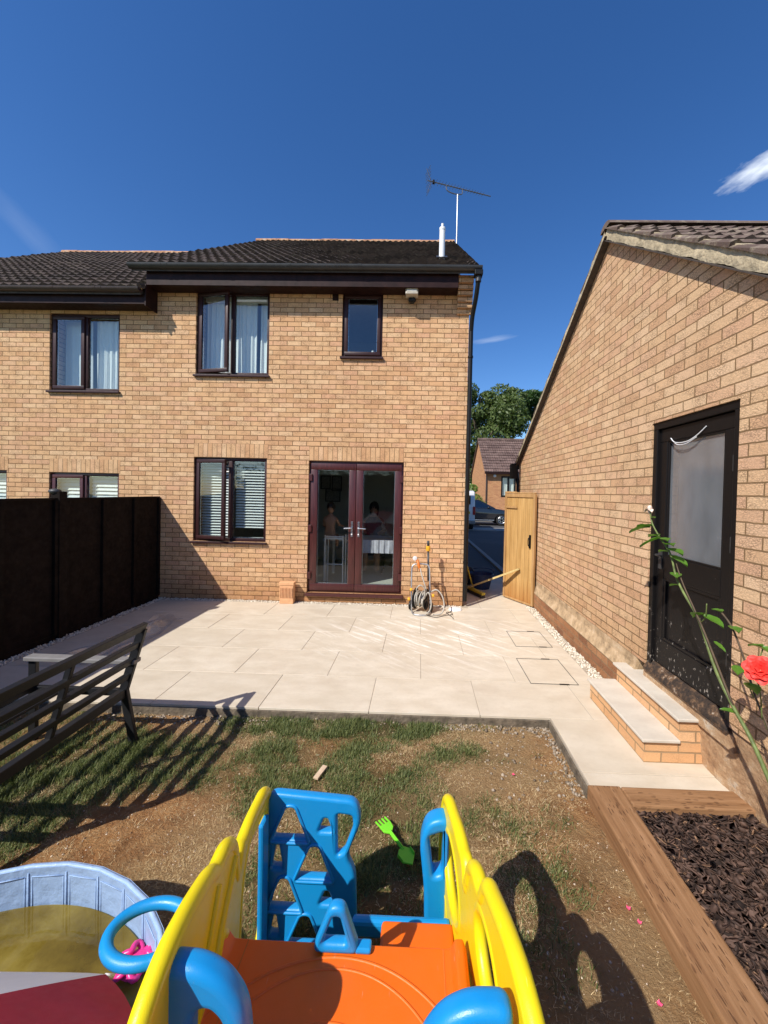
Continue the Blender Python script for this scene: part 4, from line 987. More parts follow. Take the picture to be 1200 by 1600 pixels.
mk('backrest', MB().box(-1.15, -0.71, 8.17, 8.2, 0.8, 1.02), 'dark_print', st, bevel=0.01)

# neighbour house ------------------------------------------------------------
nh = thing('brick_house', (-7.0, WY, 0), 'neighbouring buff brick house at left with lower eaves, behind the black fence', 'house')
NX0 = -9.9; N1 = (-5.975, -4.83, 3.285, 4.52); N2 = (-5.965, -4.82, 0.95, 1.975); N3 = (-7.9, -6.665, 0.95, 1.99)
mb = MB(); slab_grid(mb, 'Y', WY, 0.28, (NX0, PX0 - 0.0005), (-0.12, 4.58), [N1, N2, N3])
mk('side_wall', MB().box(NX0, NX0 + 0.28, WY + 0.281, HB_, -0.12, 4.58), 'house_brick', nh)
weld(mk('wall', mb, 'house_brick', nh, recalc=False))
soldier(nh, N2[0], N2[1] + 0.02, 1.978, 2.195); soldier(nh, N3[0], N3[1] + 0.02, 1.993, 2.21)
NZ0 = 4.735; lnn = (TY - 5.72) / cosp
tile_roof('roof', (NX0 - 0.1, 5.72, NZ0), (PX0 + 0.02, 5.72, NZ0), upv, lnn, 'roof_tile', nh)
nridz = NZ0 + (TY - 5.72) * tanp - 0.1
mk('roof_back', MB().prism([(NX0 - 0.1, TY, nridz + 0.09), (NX0 - 0.1, HB_ + 0.5, 4.6), (NX0 - 0.1, HB_ + 0.5, 4.5), (NX0 - 0.1, TY, nridz)], (5.7, 0, 0)), 'roof_tile', nh)
mk('roof_underlay', MB().prism([(NX0, 5.75, NZ0 - 0.01), (NX0, TY - 0.02, nridz + 0.08), (NX0, TY - 0.02, nridz), (NX0, 5.75, NZ0 - 0.06)], (5.62, 0, 0)), 'soffit_board', nh)
ridge(nh, NX0 - 0.1, PX0 - 0.3, nridz + 0.07)
mk('fascia', MB().box(NX0, PX0 + 0.005, 5.80, 5.822, 4.56, 4.715), 'fascia_paint', nh, bevel=0.003)
mk('soffit', MB().box(NX0, PX0 - 0.002, 5.823, WY - 0.002, 4.565, 4.577), 'fascia_paint', nh)
mk('box_end', MB().box(PX0 + 0.006, PX0 + 0.028, 5.785, WY - 0.002, 4.53, 4.855), 'fascia_paint', nh, bevel=0.003)
gutter(nh, NX0, PX0 - 0.03, 5.735, 4.762, 0.058, 'brown_gutter', [-8.2, -7.2, -6.42, -5.6, -4.95, -4.86])
mk('mortar_patch', MB().sphere((PX0 - 0.05, 5.76, 4.80), 0.05, 10, (1, 0.6, 1)), 'render_verge', nh)
wn = window(nh, *N1, split=-5.41); curtain(wn, -5.37, -4.88, 3.33, 4.48, WY + 0.19, nf=5, amp=0.022); curtain(wn, -5.92, -5.46, 3.33, 4.48, WY + 0.23, nf=3, amp=0.008)
wn = window(nh, *N2, split=-5.41, m='rosewood_foil'); blind(wn, -5.37, -4.88, 1.0, 1.93, WY + 0.14, 0.062, 0.066, R(62), 'shutter'); blind(wn, -5.92, -5.46, 1.0, 1.93, WY + 0.14, 0.062, 0.066, R(62), 'shutter')
wn = window(nh, *N3, split=-7.3, m='rosewood_foil'); blind(wn, -7.25, -6.72, 1.0, 1.93, WY + 0.14, 0.062, 0.066, R(62), 'shutter')
rm = MB(); room(-6.2, -4.5, WY + 0.29, 7.2, 3.0, 4.57); room(-8.2, -4.5, WY + 0.29, 8.2, 0.12, 2.3); mk('room_interior', rm, 'room_wall', nh, recalc=False)

# floodlight with sensor
fl = thing('security_light', (-0.18, WY, 4.7), 'old beige security floodlight with dark sensor under the eaves', 'light')
M = Matrix.Translation((-0.18, WY - 0.15, 4.84)) @ Matrix.Rotation(R(-12), 4, 'X')
mk('lamp_body', MB().box(-0.095, 0.095, -0.06, 0.05, -0.085, 0.085, M), 'old_lamp_plastic', fl, bevel=0.012)
mk('lamp_lens', MB().box(-0.075, 0.075, -0.066, -0.0605, -0.055, 0.055, M), 'cream_plastic', fl, bevel=0.002)
mk('bracket', MB().box(-0.21, -0.15, WY - 0.10, WY - 0.001, 4.72, 4.80).box(-0.20, -0.16, WY - 0.12, WY - 0.06, 4.71, 4.74), 'dark_print', fl)
mk('sensor', MB().sphere((-0.155, WY - 0.13, 4.72), 0.04, 12).disc((-0.2, WY - 0.13, 4.72), (1, 0, 0), 0.03, 0.06, 12), 'black_pvc', fl, smooth=40)
# TV aerial on the far gable
ae = thing('tv_aerial', (0.84, 10.3, 8.2), 'long grey yagi tv aerial on a mast above the ridge', 'aerial')
mk('mast', MB().tube([(0.84, 10.3, 7.6), (0.84, 10.31, 9.68)], 0.022, 10), 'galvanised', ae, smooth=40)
A = Vector((0.04, 10.0, 9.80)); B = Vector((1.77, 10.7, 9.94)); d = (B - A).normalized(); side = d.cross(Vector((0, 0, 1))).normalized(); upd = side.cross(d)
mk('boom', MB().tube([A, B], 0.014, 8), 'aerial_metal', ae, smooth=40)
mk('cradle', MB().tube(smooth_poly([A + d * 0.52, A + d * 0.55 - upd * 0.13, A + d * 0.75 - upd * 0.17, A + d * 0.98 - upd * 0.13, A + d * 1.0], 4, False), 0.014, 8), 'aerial_metal', ae, smooth=40)
el = MB()
for i in range(17):
    c = A + d * (0.22 + i * 0.088); hl = 0.11 - i * 0.002; el.tube([c - side * hl, c + side * hl], 0.004, 5); el.tube([c - upd * 0.03, c + upd * 0.03], 0.004, 5)
mk('elements', el, 'aerial_metal', ae)
rfm = MB()
for s in (-1, 1):
    for k in range(4): 
        c = A + d * (0.02 + 0.03 * k) + upd * s * (0.05 + 0.07 * k); c2 = c - d * 0.03 * k
        rfm.tube([c2 - side * 0.17, c2 + side * 0.17], 0.005, 5)
    rfm.tube([A + d * 0.1, A - d * 0.02 + upd * s * 0.3], 0.007, 5)
mk('reflector', rfm, 'aerial_metal', ae)
mk('dipole_box', MB().box(-0.03, 0.03, -0.03, 0.03, -0.04, 0.04, Matrix.Translation(A + d * 0.16)), 'black_pvc', ae, bevel=0.004)

# ------------------------------------------------------------------ garage on the right
GX = 1.88; GY0, GY1 = 1.15, 7.30; AY, AZ = 3.97, 4.42; SL, SR = 0.612, 0.75
ga = thing('brick_garage', (3.4, 4.1, 0), 'pale buff brick gabled garage with a black half-glazed side door', 'garage')
GD = (2.318, 3.172, 0.44, 2.377)
zl = AZ - (GY1 - AY) * SL; zr = AZ - (AY - GY0) * SR
mb = MB(); slab_grid(mb, 'X', GX, 0.22, (GY0, GY1), (0.42, 2.05), [(GD[0], GD[1], 0.42, 2.05)])
def gtop(mb):
    y0, y1 = GD[0], GD[1]; z = GD[3]
    # pieces beside and above the door head, up to the sloping verge
    polys = [[(y1, 2.05), (GY1, 2.05), (GY1, zl), (AY, AZ), (y1, AZ - (AY - y1) * SR)],
             [(y0, z), (y1, z), (y1, AZ - (AY - y1) * SR), (y0, AZ - (AY - y0) * SR)],
             [(GY0, 2.05), (y0, 2.05), (y0, AZ - (AY - y0) * SR), (GY0, zr)]]
    for P_ in polys:
        n = len(P_); mb.add([(GX, a, b) for a, b in P_] + [(GX + 0.22, a, b) for a, b in P_], [tuple(range(n - 1, -1, -1)), tuple(range(n, 2 * n))])
    for ya in (y0, y1): mb.add([(GX, ya, 2.05), (GX + 0.22, ya, 2.05), (GX + 0.22, ya, z), (GX, ya, z)], [(0, 1, 2, 3)])
    mb.add([(GX, y0, z), (GX + 0.22, y0, z), (GX + 0.22, y1, z), (GX, y1, z)], [(0, 1, 2, 3)])
    mb.add([(GX, GY1, 0.42), (GX + 0.22, GY1, 0.42), (GX + 0.22, GY1, zl), (GX, GY1, zl)], [(0, 1, 2, 3)])
gtop(mb)
mk('wall', mb, 'garage_brick', ga, recalc=False)
mk('far_wall', MB().box(GX + 0.221, 5.0, GY1 - 0.22, GY1, -0.1, zl), 'garage_brick', ga)
mk('back_wall', MB().box(GX + 0.221, 5.0, GY0, GY0 + 0.22, -0.1, zr), 'garage_brick', ga)
mk('end_wall', MB().box(5.0, 5.2, GY0, GY1, -0.1, 2.05).prism([(5.0, GY0, 2.051), (5.0, GY1, 2.051), (5.0, GY1, zl), (5.0, AY, AZ), (5.0, GY0, zr)], (0.2, 0, 0)), 'garage_brick', ga)
# plinth: dull red courses, then a sloping weathered ledge
mk('plinth', MB().box(GX - 0.035, GX + 0.2, 3.42, GY1 + 0.02, -0.1, 0.235), 'plinth_brick', ga)
mk('plinth_ledge', MB().prism([(GX - 0.042, 3.30, 0.236), (GX - 0.002, 3.30, 0.345), (GX - 0.002, 3.30, 0.415), (GX + 0.18, 3.30, 0.415), (GX + 0.18, 3.30, 0.236)], (0, GY1 - 3.28, 0)), 'lichen_render', ga)
ft = MB(); ny, nz = 90, 40; vs = []
for j in range(nz + 1):
    for i in range(ny + 1):
        y = GY0 + (2.60 - GY0) * i / ny; z = -0.16 + 0.60 * j / nz
        x = GX + 0.012 + 0.07 * (1 - j / nz) + 0.02 * float(fbm(np.array([y * 2.2]), np.array([z * 2.5]))[0]) * (1 - j / nz * 0.7) + 0.004 * random.random()
        vs.append((x, y, z))
ft.add(vs, [(j * (ny + 1) + i, j * (ny + 1) + i + 1, (j + 1) * (ny + 1) + i + 1, (j + 1) * (ny + 1) + i) for j in range(nz) for i in range(ny)])
mk('footing', ft, 'rough_footing', ga, smooth=True)
# roof planes: near plane (right of the ridge) and far plane
def plane_roof(y_e, z_e, s, sgn, parent, nm):
    c = 1 / math.sqrt(1 + s * s); ln = abs(AY - y_e) / c; u = Vector((0, sgn * c, s * c))
    if sgn > 0: return tile_roof(nm, (GX - 0.07, y_e, z_e), (5.2, y_e, z_e), u, ln, 'garage_tile', parent, gauge=0.34, tw=0.3, prof='soft', thick=0.022, jitter=0.005)
    return tile_roof(nm, (GX - 0.058, y_e, z_e), (5.2, y_e, z_e), u, ln, 'garage_tile', parent, gauge=0.34, tw=0.3, prof='soft', thick=0.018, jitter=0.003)
plane_roof(GY0 - 0.15, AZ + 0.062 - (AY - GY0 + 0.15) * SR, SR, 1, ga, 'roof')
plane_roof(GY1 + 0.15, AZ + 0.055 - (GY1 + 0.15 - AY) * SL, SL, -1, ga, 'roof')
rg = MB(); vs = []
for x in (GX - 0.062, 5.2):
    for k in range(9): t_ = PI * k / 8; vs.append((x, AY + 0.10 * math.cos(t_), AZ + 0.065 + 0.06 * math.sin(t_)))
rg.add(vs, [(k, k + 1, 10 + k, 9 + k) for k in range(8)] + [tuple(range(9)), tuple(range(17, 8, -1))]); mk('ridge', rg, 'garage_tile', ga, smooth=40)
# mortar verges and under-cloak
def verge(sgn, s, ln, nm, w, top, bot):
    c = 1 / math.sqrt(1 + s * s); u = Vector((0, -sgn * c, -s * c)); nrm = Vector((0, -sgn * s * c, c)); p0 = Vector((0, AY, AZ + 0.02)); nseg = 120; mbv = MB(); vs = []
    for i in range(nseg + 1):
        q = p0 + u * (ln * i / nseg); a = 0.003 * math.sin(i * 0.5) + random.uniform(-.0025, .0025)
        for xx, h in ((GX - w + a * 0.5, bot), (GX - w - 0.004 + a, (top + bot) / 2), (GX - w + 0.008 + a, top), (GX + 0.05, top), (GX + 0.05, bot)):
            vs.append(Vector((xx, 0, 0)) + q + nrm * (h + (a if h == bot else 0)))
    for i in range(nseg):
        for k in range(5): mbv.add([], []); mbv.f.append((i * 5 + k, i * 5 + (k + 1) % 5, (i + 1) * 5 + (k + 1) % 5, (i + 1) * 5 + k))
    mbv.v = [tuple(v) for v in vs]; mk(nm, mbv, 'render_verge', ga, smooth=50)
    uc = MB(); a = p0 + nrm * (bot - 0.004); b = p0 + u * ln + nrm * (bot - 0.004)
    uc.prism([Vector((GX - w - 0.012, 0, 0)) + a, Vector((GX - w - 0.012, 0, 0)) + b, Vector((GX - w - 0.012, 0, 0)) + b - nrm * 0.008, Vector((GX - w - 0.012, 0, 0)) + a - nrm * 0.008], (w + 0.01, 0, 0))
    mk('undercloak', uc, 'soffit_board', ga)
verge(1, SR, 3.6, 'verge_mortar', 0.05, 0.062, -0.05)
verge(-1, SL, 4.05, 'verge_mortar', 0.062, 0.048, -0.045)
# black gutter end and downpipe on the far eave
gg = MB().tube([(GX - 0.06, GY1 + 0.16, zl - 0.06), (5.2, GY1 + 0.16, zl - 0.06)], 0.055, 12)
gg.box(GX - 0.13, GX - 0.02, GY1 + 0.02, GY1 + 0.22, zl - 0.30, zl - 0.02)
go = mk('gutter', gg, 'black_pvc', ga, smooth=40)
mk('downpipe', MB().tube([(GX - 0.02, GY1 + 0.13, zl - 0.2), (GX + 0.0, GY1 + 0.06, zl - 0.42), (GX + 0.0, GY1 + 0.06, 0.0)], 0.036, 12), 'black_pvc', go, smooth=40)
# door
do = MB(); xo = GX + 0.012; w = 0.055
def xframe(mb, y0, y1, z0, z1, x0, x1, ws, wt, wb):
    mb.box(x0, x1, y0, y1, z0, z0 + wb) if wb else None
    mb.box(x0, x1, y0, y1, z1 - wt, z1); mb.box(x0, x1, y0, y0 + ws, z0 + wb, z1 - wt); mb.box(x0, x1, y1 - ws, y1, z0 + wb, z1 - wt)
xframe(do, GD[0], GD[1], GD[2], GD[3], xo, xo + 0.09, 0.052, 0.055, 0)
door = mk('door', do, 'flaked_black_paint', ga, bevel=0.004)
mk('threshold_course', MB().box(GX + 0.006, GX + 0.2, GD[0] - 0.03, GD[1] + 0.03, 0.28, 0.3755), 'rough_footing', ga)
sx = MB().prism([(GX - 0.016, GD[0] + 0.002, 0.376), (GX - 0.016, GD[0] + 0.002, 0.405), (GX + 0.034, GD[0] + 0.002, 0.466), (GX + 0.12, GD[0] + 0.002, 0.470), (GX + 0.12, GD[0] + 0.002, 0.376)], (0, GD[1] - GD[0] - 0.004, 0))
mk('sill', sx, 'rotten_sill', door, bevel=0.004)
y0, y1 = GD[0] + 0.056, GD[1] - 0.056; z0, z1 = 0.475, GD[3] - 0.06; xl = xo + 0.022
lf = MB(); xframe(lf, y0, y1, z0, z1, xl, xl + 0.045, 0.09, 0.10, 0.20)
lf.box(xl, xl + 0.045, y0 + 0.09, y1 - 0.09, 1.16, 1.33)
leaf = mk('door_leaf', lf, 'flaked_black_paint', door, bevel=0.005)
mk('lower_panel', MB().box(xl + 0.018, xl + 0.035, y0 + 0.085, y1 - 0.085, 0.67, 1.165), 'flaked_black_paint', leaf)
bd = MB(); xframe(bd, y0 + 0.09, y1 - 0.09, 0.675, 1.16, xl + 0.004, xl + 0.0175, 0.022, 0.022, 0.022); xframe(bd, y0 + 0.09, y1 - 0.09, 1.33, z1 - 0.10, xl + 0.006, xl + 0.022, 0.014, 0.014, 0.014)
mk('beading', bd, 'flaked_black_paint', leaf, bevel=0.003)
mk('pane', MB().box(xl + 0.023, xl + 0.028, y0 + 0.085, y1 - 0.085, 1.325, z1 - 0.095), 'garage_glass', leaf)
mk('weather_strip', MB().tube(smooth_poly([(xl - 0.006, 2.98, 2.235), (xl - 0.012, 2.92, 2.195), (xl - 0.014, 2.80, 2.185), (xl - 0.012, 2.70, 2.215), (xl - 0.006, 2.62, 2.265)], 5, False), 0.0035, 6).tube(smooth_poly([(xl - 0.006, 2.97, 2.225), (xl - 0.012, 2.90, 2.178), (xl - 0.014, 2.80, 2.172), (xl - 0.012, 2.70, 2.205)], 5, False), 0.003, 6), 'white_pvc', leaf)
mk('lock', MB().box(xl - 0.008, xl + 0.002, y1 - 0.07, y1 - 0.03, 1.22, 1.36).tube([(xl - 0.02, y1 - 0.05, 1.33), (xl - 0.04, y1 - 0.05, 1.33), (xl - 0.045, y1 - 0.13, 1.33)], 0.008, 8), 'cover_trim', leaf)
for z in (2.0, 1.5, 0.8): mk('hinge', MB().box(xl - 0.012, xl + 0.0, y0 - 0.02, y0 + 0.015, z - 0.05, z + 0.05), 'cover_trim', leaf, bevel=0.003)
mk('room_interior', MB().box(GX + 0.6, GX + 0.62, 1.4, 4.5, 0, 2.6), 'room_wall', ga)
mk('curtain', MB().box(GX + 0.13, GX + 0.135, 2.44, 3.02, 1.30, 2.16), 'pale_paving', ga)

# steps
stp = thing('brick_steps', (1.75, 3.0, 0), 'two buff brick steps with pale stone treads below the garage door', 'steps')
uvs = lambda p, ax: np.stack([np.where(ax == 0, p[:, 1] - 2.585, p[:, 0] - 1.55), np.where(ax == 2, p[:, 1], p[:, 2] - 0.0)], 1)
mk('lower_step', MB().box(1.548, 1.775, 2.592, 3.405, 0.0005, 0.145), 'step_brick', stp, uvfn=uvs)
mk('upper_step', MB().box(1.776, 1.985, 2.592, 3.405, 0.0005, 0.29), 'step_brick', stp, uvfn=uvs)
mk('tread', MB().box(1.525, 1.7745, 2.57, 3.425, 0.1455, 0.166), 'tread_porcelain', stp, bevel=0.005)
mk('tread', MB().box(1.752, 1.99, 2.57, 3.435, 0.2905, 0.311), 'tread_porcelain', stp, bevel=0.005)

# ------------------------------------------------------------------ gate
gt = thing('wooden_gate', (1.66, 6.36, 0), 'tall yellow-brown timber gate standing open beside the garage wall', 'gate')
ga0 = Vector((1.50, 6.67, 0)); ga1 = Vector((1.835, 6.06, 0)); gd = (ga1 - ga0); gl_ = gd.length; gd.normalize()
M = Matrix.Translation(ga0) @ Matrix(((gd.x, -gd.y, 0), (gd.y, gd.x, 0), (0, 0, 1))).transposed().transposed().to_4x4()
M = Matrix.Translation(ga0) @ Matrix.Rotation(math.atan2(gd.y, gd.x), 4, 'Z')
# local x along gate, local -y towards the patio... visible side
nb = 7; bw = (gl_ - 0.08) / nb
pb = MB()
for i in range(nb): pb.box(0.04 + i * bw + 0.0025, 0.04 + (i + 1) * bw - 0.0025, -0.008 + 0.001 * (i % 2), 0.01, 0.04, 1.745, M)
mk('boards', pb, 'gate_wood', gt, bevel=0.003)
e = MB(); e.box(0.0, 0.042, -0.025, 0.02, 0.02, 1.79, M); e.box(gl_ - 0.042, gl_, -0.025, 0.02, 0.02, 1.79, M); e.box(0.042, gl_ - 0.042, -0.025, 0.02, 1.735, 1.79, M); e.box(0.042, gl_ - 0.042, -0.02, 0.02, 0.015, 0.045, M)
mk('frame', e, 'gate_frame_wood', gt, bevel=0.005)
mk('capping', MB().box(-0.01, gl_ * 0.35, -0.02, 0.03, 1.792, 1.83, M).box(gl_ * 0.35, gl_ * 0.98, -0.028, 0.024, 1.793, 1.815, M), 'gate_frame_wood', gt, bevel=0.008)
h = MB().tube(smooth_poly([M @ Vector((gl_ - 0.095, -0.026, 1.10)), M @ Vector((gl_ - 0.095, -0.055, 1.08)), M @ Vector((gl_ - 0.095, -0.055, 0.98)), M @ Vector((gl_ - 0.095, -0.026, 0.96))], 4, False), 0.007, 8); h.box(gl_ - 0.11, gl_ - 0.08, -0.029, -0.008, 0.93, 1.14, M)
mk('handle', h, 'black_pvc', gt)
mk('hinge', MB().box(0.02, 0.3, -0.031, -0.0255, 1.55, 1.58, M), 'gate_frame_wood', gt)

# ------------------------------------------------------------------ fence
fx = -4.17
fn = thing('wooden_fence', (fx, 3.0, 0), 'tall black-stained overlap fence along the left side of the patio', 'fence')
def panel(y0, y1, z1, gaps=()):      # gaps: (board, from, to, warp) - warped boards that let slits of sun through
    mb = MB(); z = 0.06; i = 0
    while z < z1 - 0.04:
        h_ = 0.125; cuts = sorted((a, b, c) for k, a, b, c in gaps if k == i); segs = []; q = y0
        for a, b, c in cuts: segs += [(q, a, 0.018), (a, b, -c)]; q = b
        segs.append((q, y1, 0.018))
        for a, b, o_ in segs: mb.prism([(fx - 0.012, a, z), (fx + 0.012, a, z - 0.003), (fx + 0.004, a, z + h_ + o_), (fx - 0.006, a, z + h_ + o_)], (0, b - a, 0))
        z += h_; i += 1
    mb.box(fx - 0.008, fx + 0.008, y0, y1, z1 - 0.10, z1 + 0.001)
    p_ = mk('panel', mb, 'fence_stain', fn)
    k = MB(); k.box(fx - 0.02, fx + 0.03, y0, y1, z1, z1 + 0.025)
    n = 4
    for i in range(n):
        y = y0 + (y1 - y0) * (i / (n - 1)); y = min(max(y, y0 + 0.02), y1 - 0.02); k.box(fx + 0.012, fx + 0.045, y - 0.02, y + 0.02, 0.04, z1 - 0.001)
    mk('batten', k, 'fence_stain', p_)
panel(4.40, 6.04, 1.60); panel(2.52, 4.30, 1.60); panel(0.64, 2.42, 1.60); panel(-1.24, 0.54, 1.60); panel(-3.12, -1.34, 1.60)
for y in (4.35, 2.47, 0.59, -1.29, -3.17): mk('post', MB().box(fx - 0.05, fx + 0.055, y - 0.048, y + 0.048, -0.1, 1.70), 'fence_stain', fn, bevel=0.004)
mk('post_cap', MB().sphere((fx - 0.03, 4.33, 1.70), 0.055, 12, (1.2, 1, 0.6)), 'cover_trim', fn, smooth=True)
mk('gravel_board', MB().box(fx - 0.02, fx + 0.02, -3.2, 6.04, -0.1, 0.055), 'fence_stain', fn)
# rear fence and hedge behind the camera, out of view, added to darken the glass reflections
rf_ = thing('unseen_rear_fence', (0, -6.0, 0), 'unseen brown panel fence added behind the camera to darken the glass reflections', 'fence')
mk('panel', MB().box(-9, 6, -6.03, -6.0, -0.08, 1.75), 'fence_stain', rf_)

# ------------------------------------------------------------------ sleepers, mulch bed
sl1 = MB().box(1.065, 1.262, -1.2, 2.348, -0.13, 0.018)
o = mk('timber_sleeper', sl1, 'sleeper_long', bevel=0.010); tag(o, 'long brown timber sleeper between the lawn and the bark bed', 'sleeper', 'sleepers around the bark bed')
sl2 = MB().box(1.265, 2.05, 2.20, 2.346, -0.13, 0.016)
o = mk('timber_sleeper', sl2, 'sleeper_cross', bevel=0.010); tag(o, 'short timber sleeper across the end of the paved path', 'sleeper', 'sleepers around the bark bed')
def bumpy(name, x0, x1, y0, y1, st, zf, m):
    xs = np.arange(x0, x1, st); ys = np.arange(y0, y1, st); X, Y = np.meshgrid(xs, ys); Z = zf(X, Y); nx, ny = len(xs), len(ys)
    i = np.arange(nx * ny).reshape(ny, nx); f = np.stack([i[:-1, :-1], i[:-1, 1:], i[1:, 1:], i[1:, :-1]], -1).reshape(-1, 4)
    me = bpy.data.meshes.new(name); me.from_pydata(np.stack([X, Y, Z], -1).reshape(-1, 3).tolist(), [], f.tolist()); me.shade_smooth(); autouv(me); me.materials.append(MATS[m])
    o = bpy.data.objects.new(name, me); C.objects.link(o); return o
mh = lambda x, y: -0.045 + 0.012 * fbm(x * 1.5 + 2, y * 1.5) + 0.008 * fbm(x * 5, y * 5)
tag(bumpy('bed_soil', 1.24, 3.4, -1.2, 2.22, 0.03, lambda x, y: mh(x, y) - 0.012, 'mulch_bed'), kind='structure')
def chips(name, n, m, lmin, lmax, wmin, wmax, area, zf, label):
    x = RNG.uniform(area[0], area[1], n); y = RNG.uniform(area[2], area[3], n); z = zf(x, y) + RNG.uniform(0, 0.022, n)
    l = RNG.uniform(lmin, lmax, n); w = RNG.uniform(wmin, wmax, n); t = RNG.uniform(0.0015, 0.006, n)
    base = np.array([(-1, -.4, 0), (-.6, -1, 0), (.5, -.8, 0), (1, -.1, 0), (.6, .9, 0), (-.5, .8, 0)]); top = base * 0.9 + [0, 0, 1]
    B = np.concatenate([base, top])[None] * np.stack([l, w, t], 1)[:, None, :]; B = B + RNG.normal(0, 0.12, B.shape) * np.stack([l, w, t], 1)[:, None, :]
    a = RNG.uniform(0, 2 * PI, n); b = RNG.normal(0, 0.35, n); c = RNG.normal(0, 0.35, n)
    X, Y, Z = B[..., 0], B[..., 1], B[..., 2]
    Y, Z = Y * np.cos(b)[:, None] - Z * np.sin(b)[:, None], Y * np.sin(b)[:, None] + Z * np.cos(b)[:, None]
    X, Z = X * np.cos(c)[:, None] - Z * np.sin(c)[:, None], X * np.sin(c)[:, None] + Z * np.cos(c)[:, None]
    X, Y = X * np.cos(a)[:, None] - Y * np.sin(a)[:, None], X * np.sin(a)[:, None] + Y * np.cos(a)[:, None]
    P = np.stack([X + x[:, None], Y + y[:, None], Z + z[:, None]], -1)
    fs = [(0, 1, 2, 3, 4, 5), (11, 10, 9, 8, 7, 6)] + [(i, (i + 1) % 6, 6 + (i + 1) % 6, 6 + i) for i in range(6)]
    return tag(scatter_mesh(name, P.reshape(-1, 3), fs, 12, m), label, 'bark mulch', None, 'stuff')
chips('bark_mulch', 5600, 'bark_chip', 0.010, 0.036, 0.006, 0.021, (1.25, 2.35, 0.9, 2.22), mh, 'dark brown bark mulch filling the raised bed')
chips('bark_slivers', 200, 'pale_chip', 0.010, 0.034, 0.002, 0.006, (1.25, 2.3, 0.9, 2.2), lambda x, y: mh(x, y) + 0.012, 'pale split slivers scattered over the dark bark mulch')

# ------------------------------------------------------------------ alley, road and far street
mb = MB().add([(0.74, 8.0, -0.03), (12, 8.0, -0.03), (12, 21.5, -0.03), (0.74, 21.5, -0.03)], [(0, 1, 2, 3)])
struct('driveway', mb, 'asphalt')
struct('alley_path', MB().add([(0.72, 8.28, -0.022), (1.93, 8.28, -0.022), (1.80, 15.8, -0.022), (0.72, 15.8, -0.022)], [(0, 1, 2, 3)]), 'asphalt')
kb = MB(); 
for i in range(9): kb.prism([(1.93 - 0.013 * i, 8.3 + 0.9 * i, -0.1), (2.05 - 0.013 * i, 8.3 + 0.9 * i, -0.1), (2.05 - 0.013 * i, 8.3 + 0.9 * i, 0.02), (1.93 - 0.013 * i, 8.3 + 0.9 * i, 0.02)], (-0.013, 0.892, 0))
struct('kerb', kb, 'kerb_stone', bevel=0.01)
struct('road', MB().add([(-30, 20.3, -0.026), (40, 20.3, -0.026), (40, 26.5, -0.026), (-30, 26.5, -0.026)], [(0, 1, 2, 3)]), 'asphalt')
struct('pavement', MB().box(-30, 40, 18.9, 20.3, -0.1, -0.005).box(-30, 40, 25.2, 26.6, -0.1, 0.02), 'pale_paving')
# far bungalow
fh = thing('brick_house', (7.2, 27.5, 0), 'distant orange brick bungalow with brown tiled roof beyond the gate', 'house')
F0, F1, FYY = 4.55, 11.0, 26.6; FE = 3.35
mb = MB(); slab_grid(mb, 'Y', FYY, 0.25, (F0, F1), (-0.1, FE), [(5.62, 6.6, 1.60, 3.02)]); mk('wall', mb, 'far_brick', fh, recalc=False)
fslope = 0.74; FR = 30.0; frz = FE + (FR - FYY) * fslope
mk('side_wall', MB().prism([(F0, FYY + 0.26, -0.1), (F0, 33.4, -0.1), (F0, 33.4, FE), (F0, FR, frz), (F0, FYY + 0.26, FE + 0.15)], (0.25, 0, 0)), 'far_brick', fh)
cf = 1 / math.sqrt(1 + fslope ** 2); tile_roof('roof', (F0 - 0.12, FYY - 0.25, FE - 0.08), (F1, FYY - 0.25, FE - 0.08), (0, cf, fslope * cf), (FR - FYY + 0.25) / cf, 'far_tile', fh, gauge=0.36, tw=0.33, jitter=0.006)
mk('roof_back', MB().prism([(F0 - 0.12, FR, frz + 0.12), (F0 - 0.12, 33.9, FE - 0.1), (F0 - 0.12, 33.9, FE - 0.2), (F0 - 0.12, FR, frz)], (F1 - F0, 0, 0)), 'far_tile', fh)
mk('ridge', MB().tube([(F0 - 0.12, FR, frz + 0.12), (F1, FR, frz + 0.12)], 0.12, 8), 'far_tile', fh)
mk('gutter', MB().box(F0 - 0.12, F1, FYY - 0.36, FYY - 0.24, FE - 0.2, FE - 0.08), 'fascia_paint', fh)
mk('downpipe', MB().tube([(F0 + 0.05, FYY - 0.05, FE - 0.15), (F0 + 0.05, FYY - 0.05, 0)], 0.045, 8), 'brown_gutter', fh)
mk('wall_lamp', MB().sphere((F0 + 0.6, FYY - 0.12, FE - 0.32), 0.11, 10), 'white_pvc', fh, smooth=True)
fw = MB(); bar_frame(fw, 5.62, 6.6, 1.60, 3.02, FYY - 0.03, FYY + 0.05, 0.1); fw.box(6.04, 6.18, FYY - 0.028, FYY + 0.05, 1.70, 2.92)
fwo = mk('window', fw, 'black_pvc', fh); mk('pane', MB().box(5.71, 6.51, FYY, FYY + 0.02, 1.69, 2.93), 'window_glass', fwo); curtain(fwo, 5.66, 6.56, 1.65, 2.98, FYY + 0.15, nf=5)
f2 = thing('brick_house', (2.2, 44, 0), 'far house showing only a grey tiled roof beside the alley', 'house')
mk('wall', MB().box(-2, 4.6, 42, 50, -0.1, 4.4), 'far_brick', f2); tile_roof('roof', (-2.2, 41.7, 4.3), (4.8, 41.7, 4.3), (0, 0.82, 0.57), 5.2, 'far_tile', f2, gauge=0.36, tw=0.33)
mk('roof_back', MB().prism([(-2.2, 46, 7.25), (-2.2, 50.4, 4.3), (-2.2, 50.4, 4.2), (-2.2, 46, 7.1)], (7, 0, 0)), 'far_tile', f2)

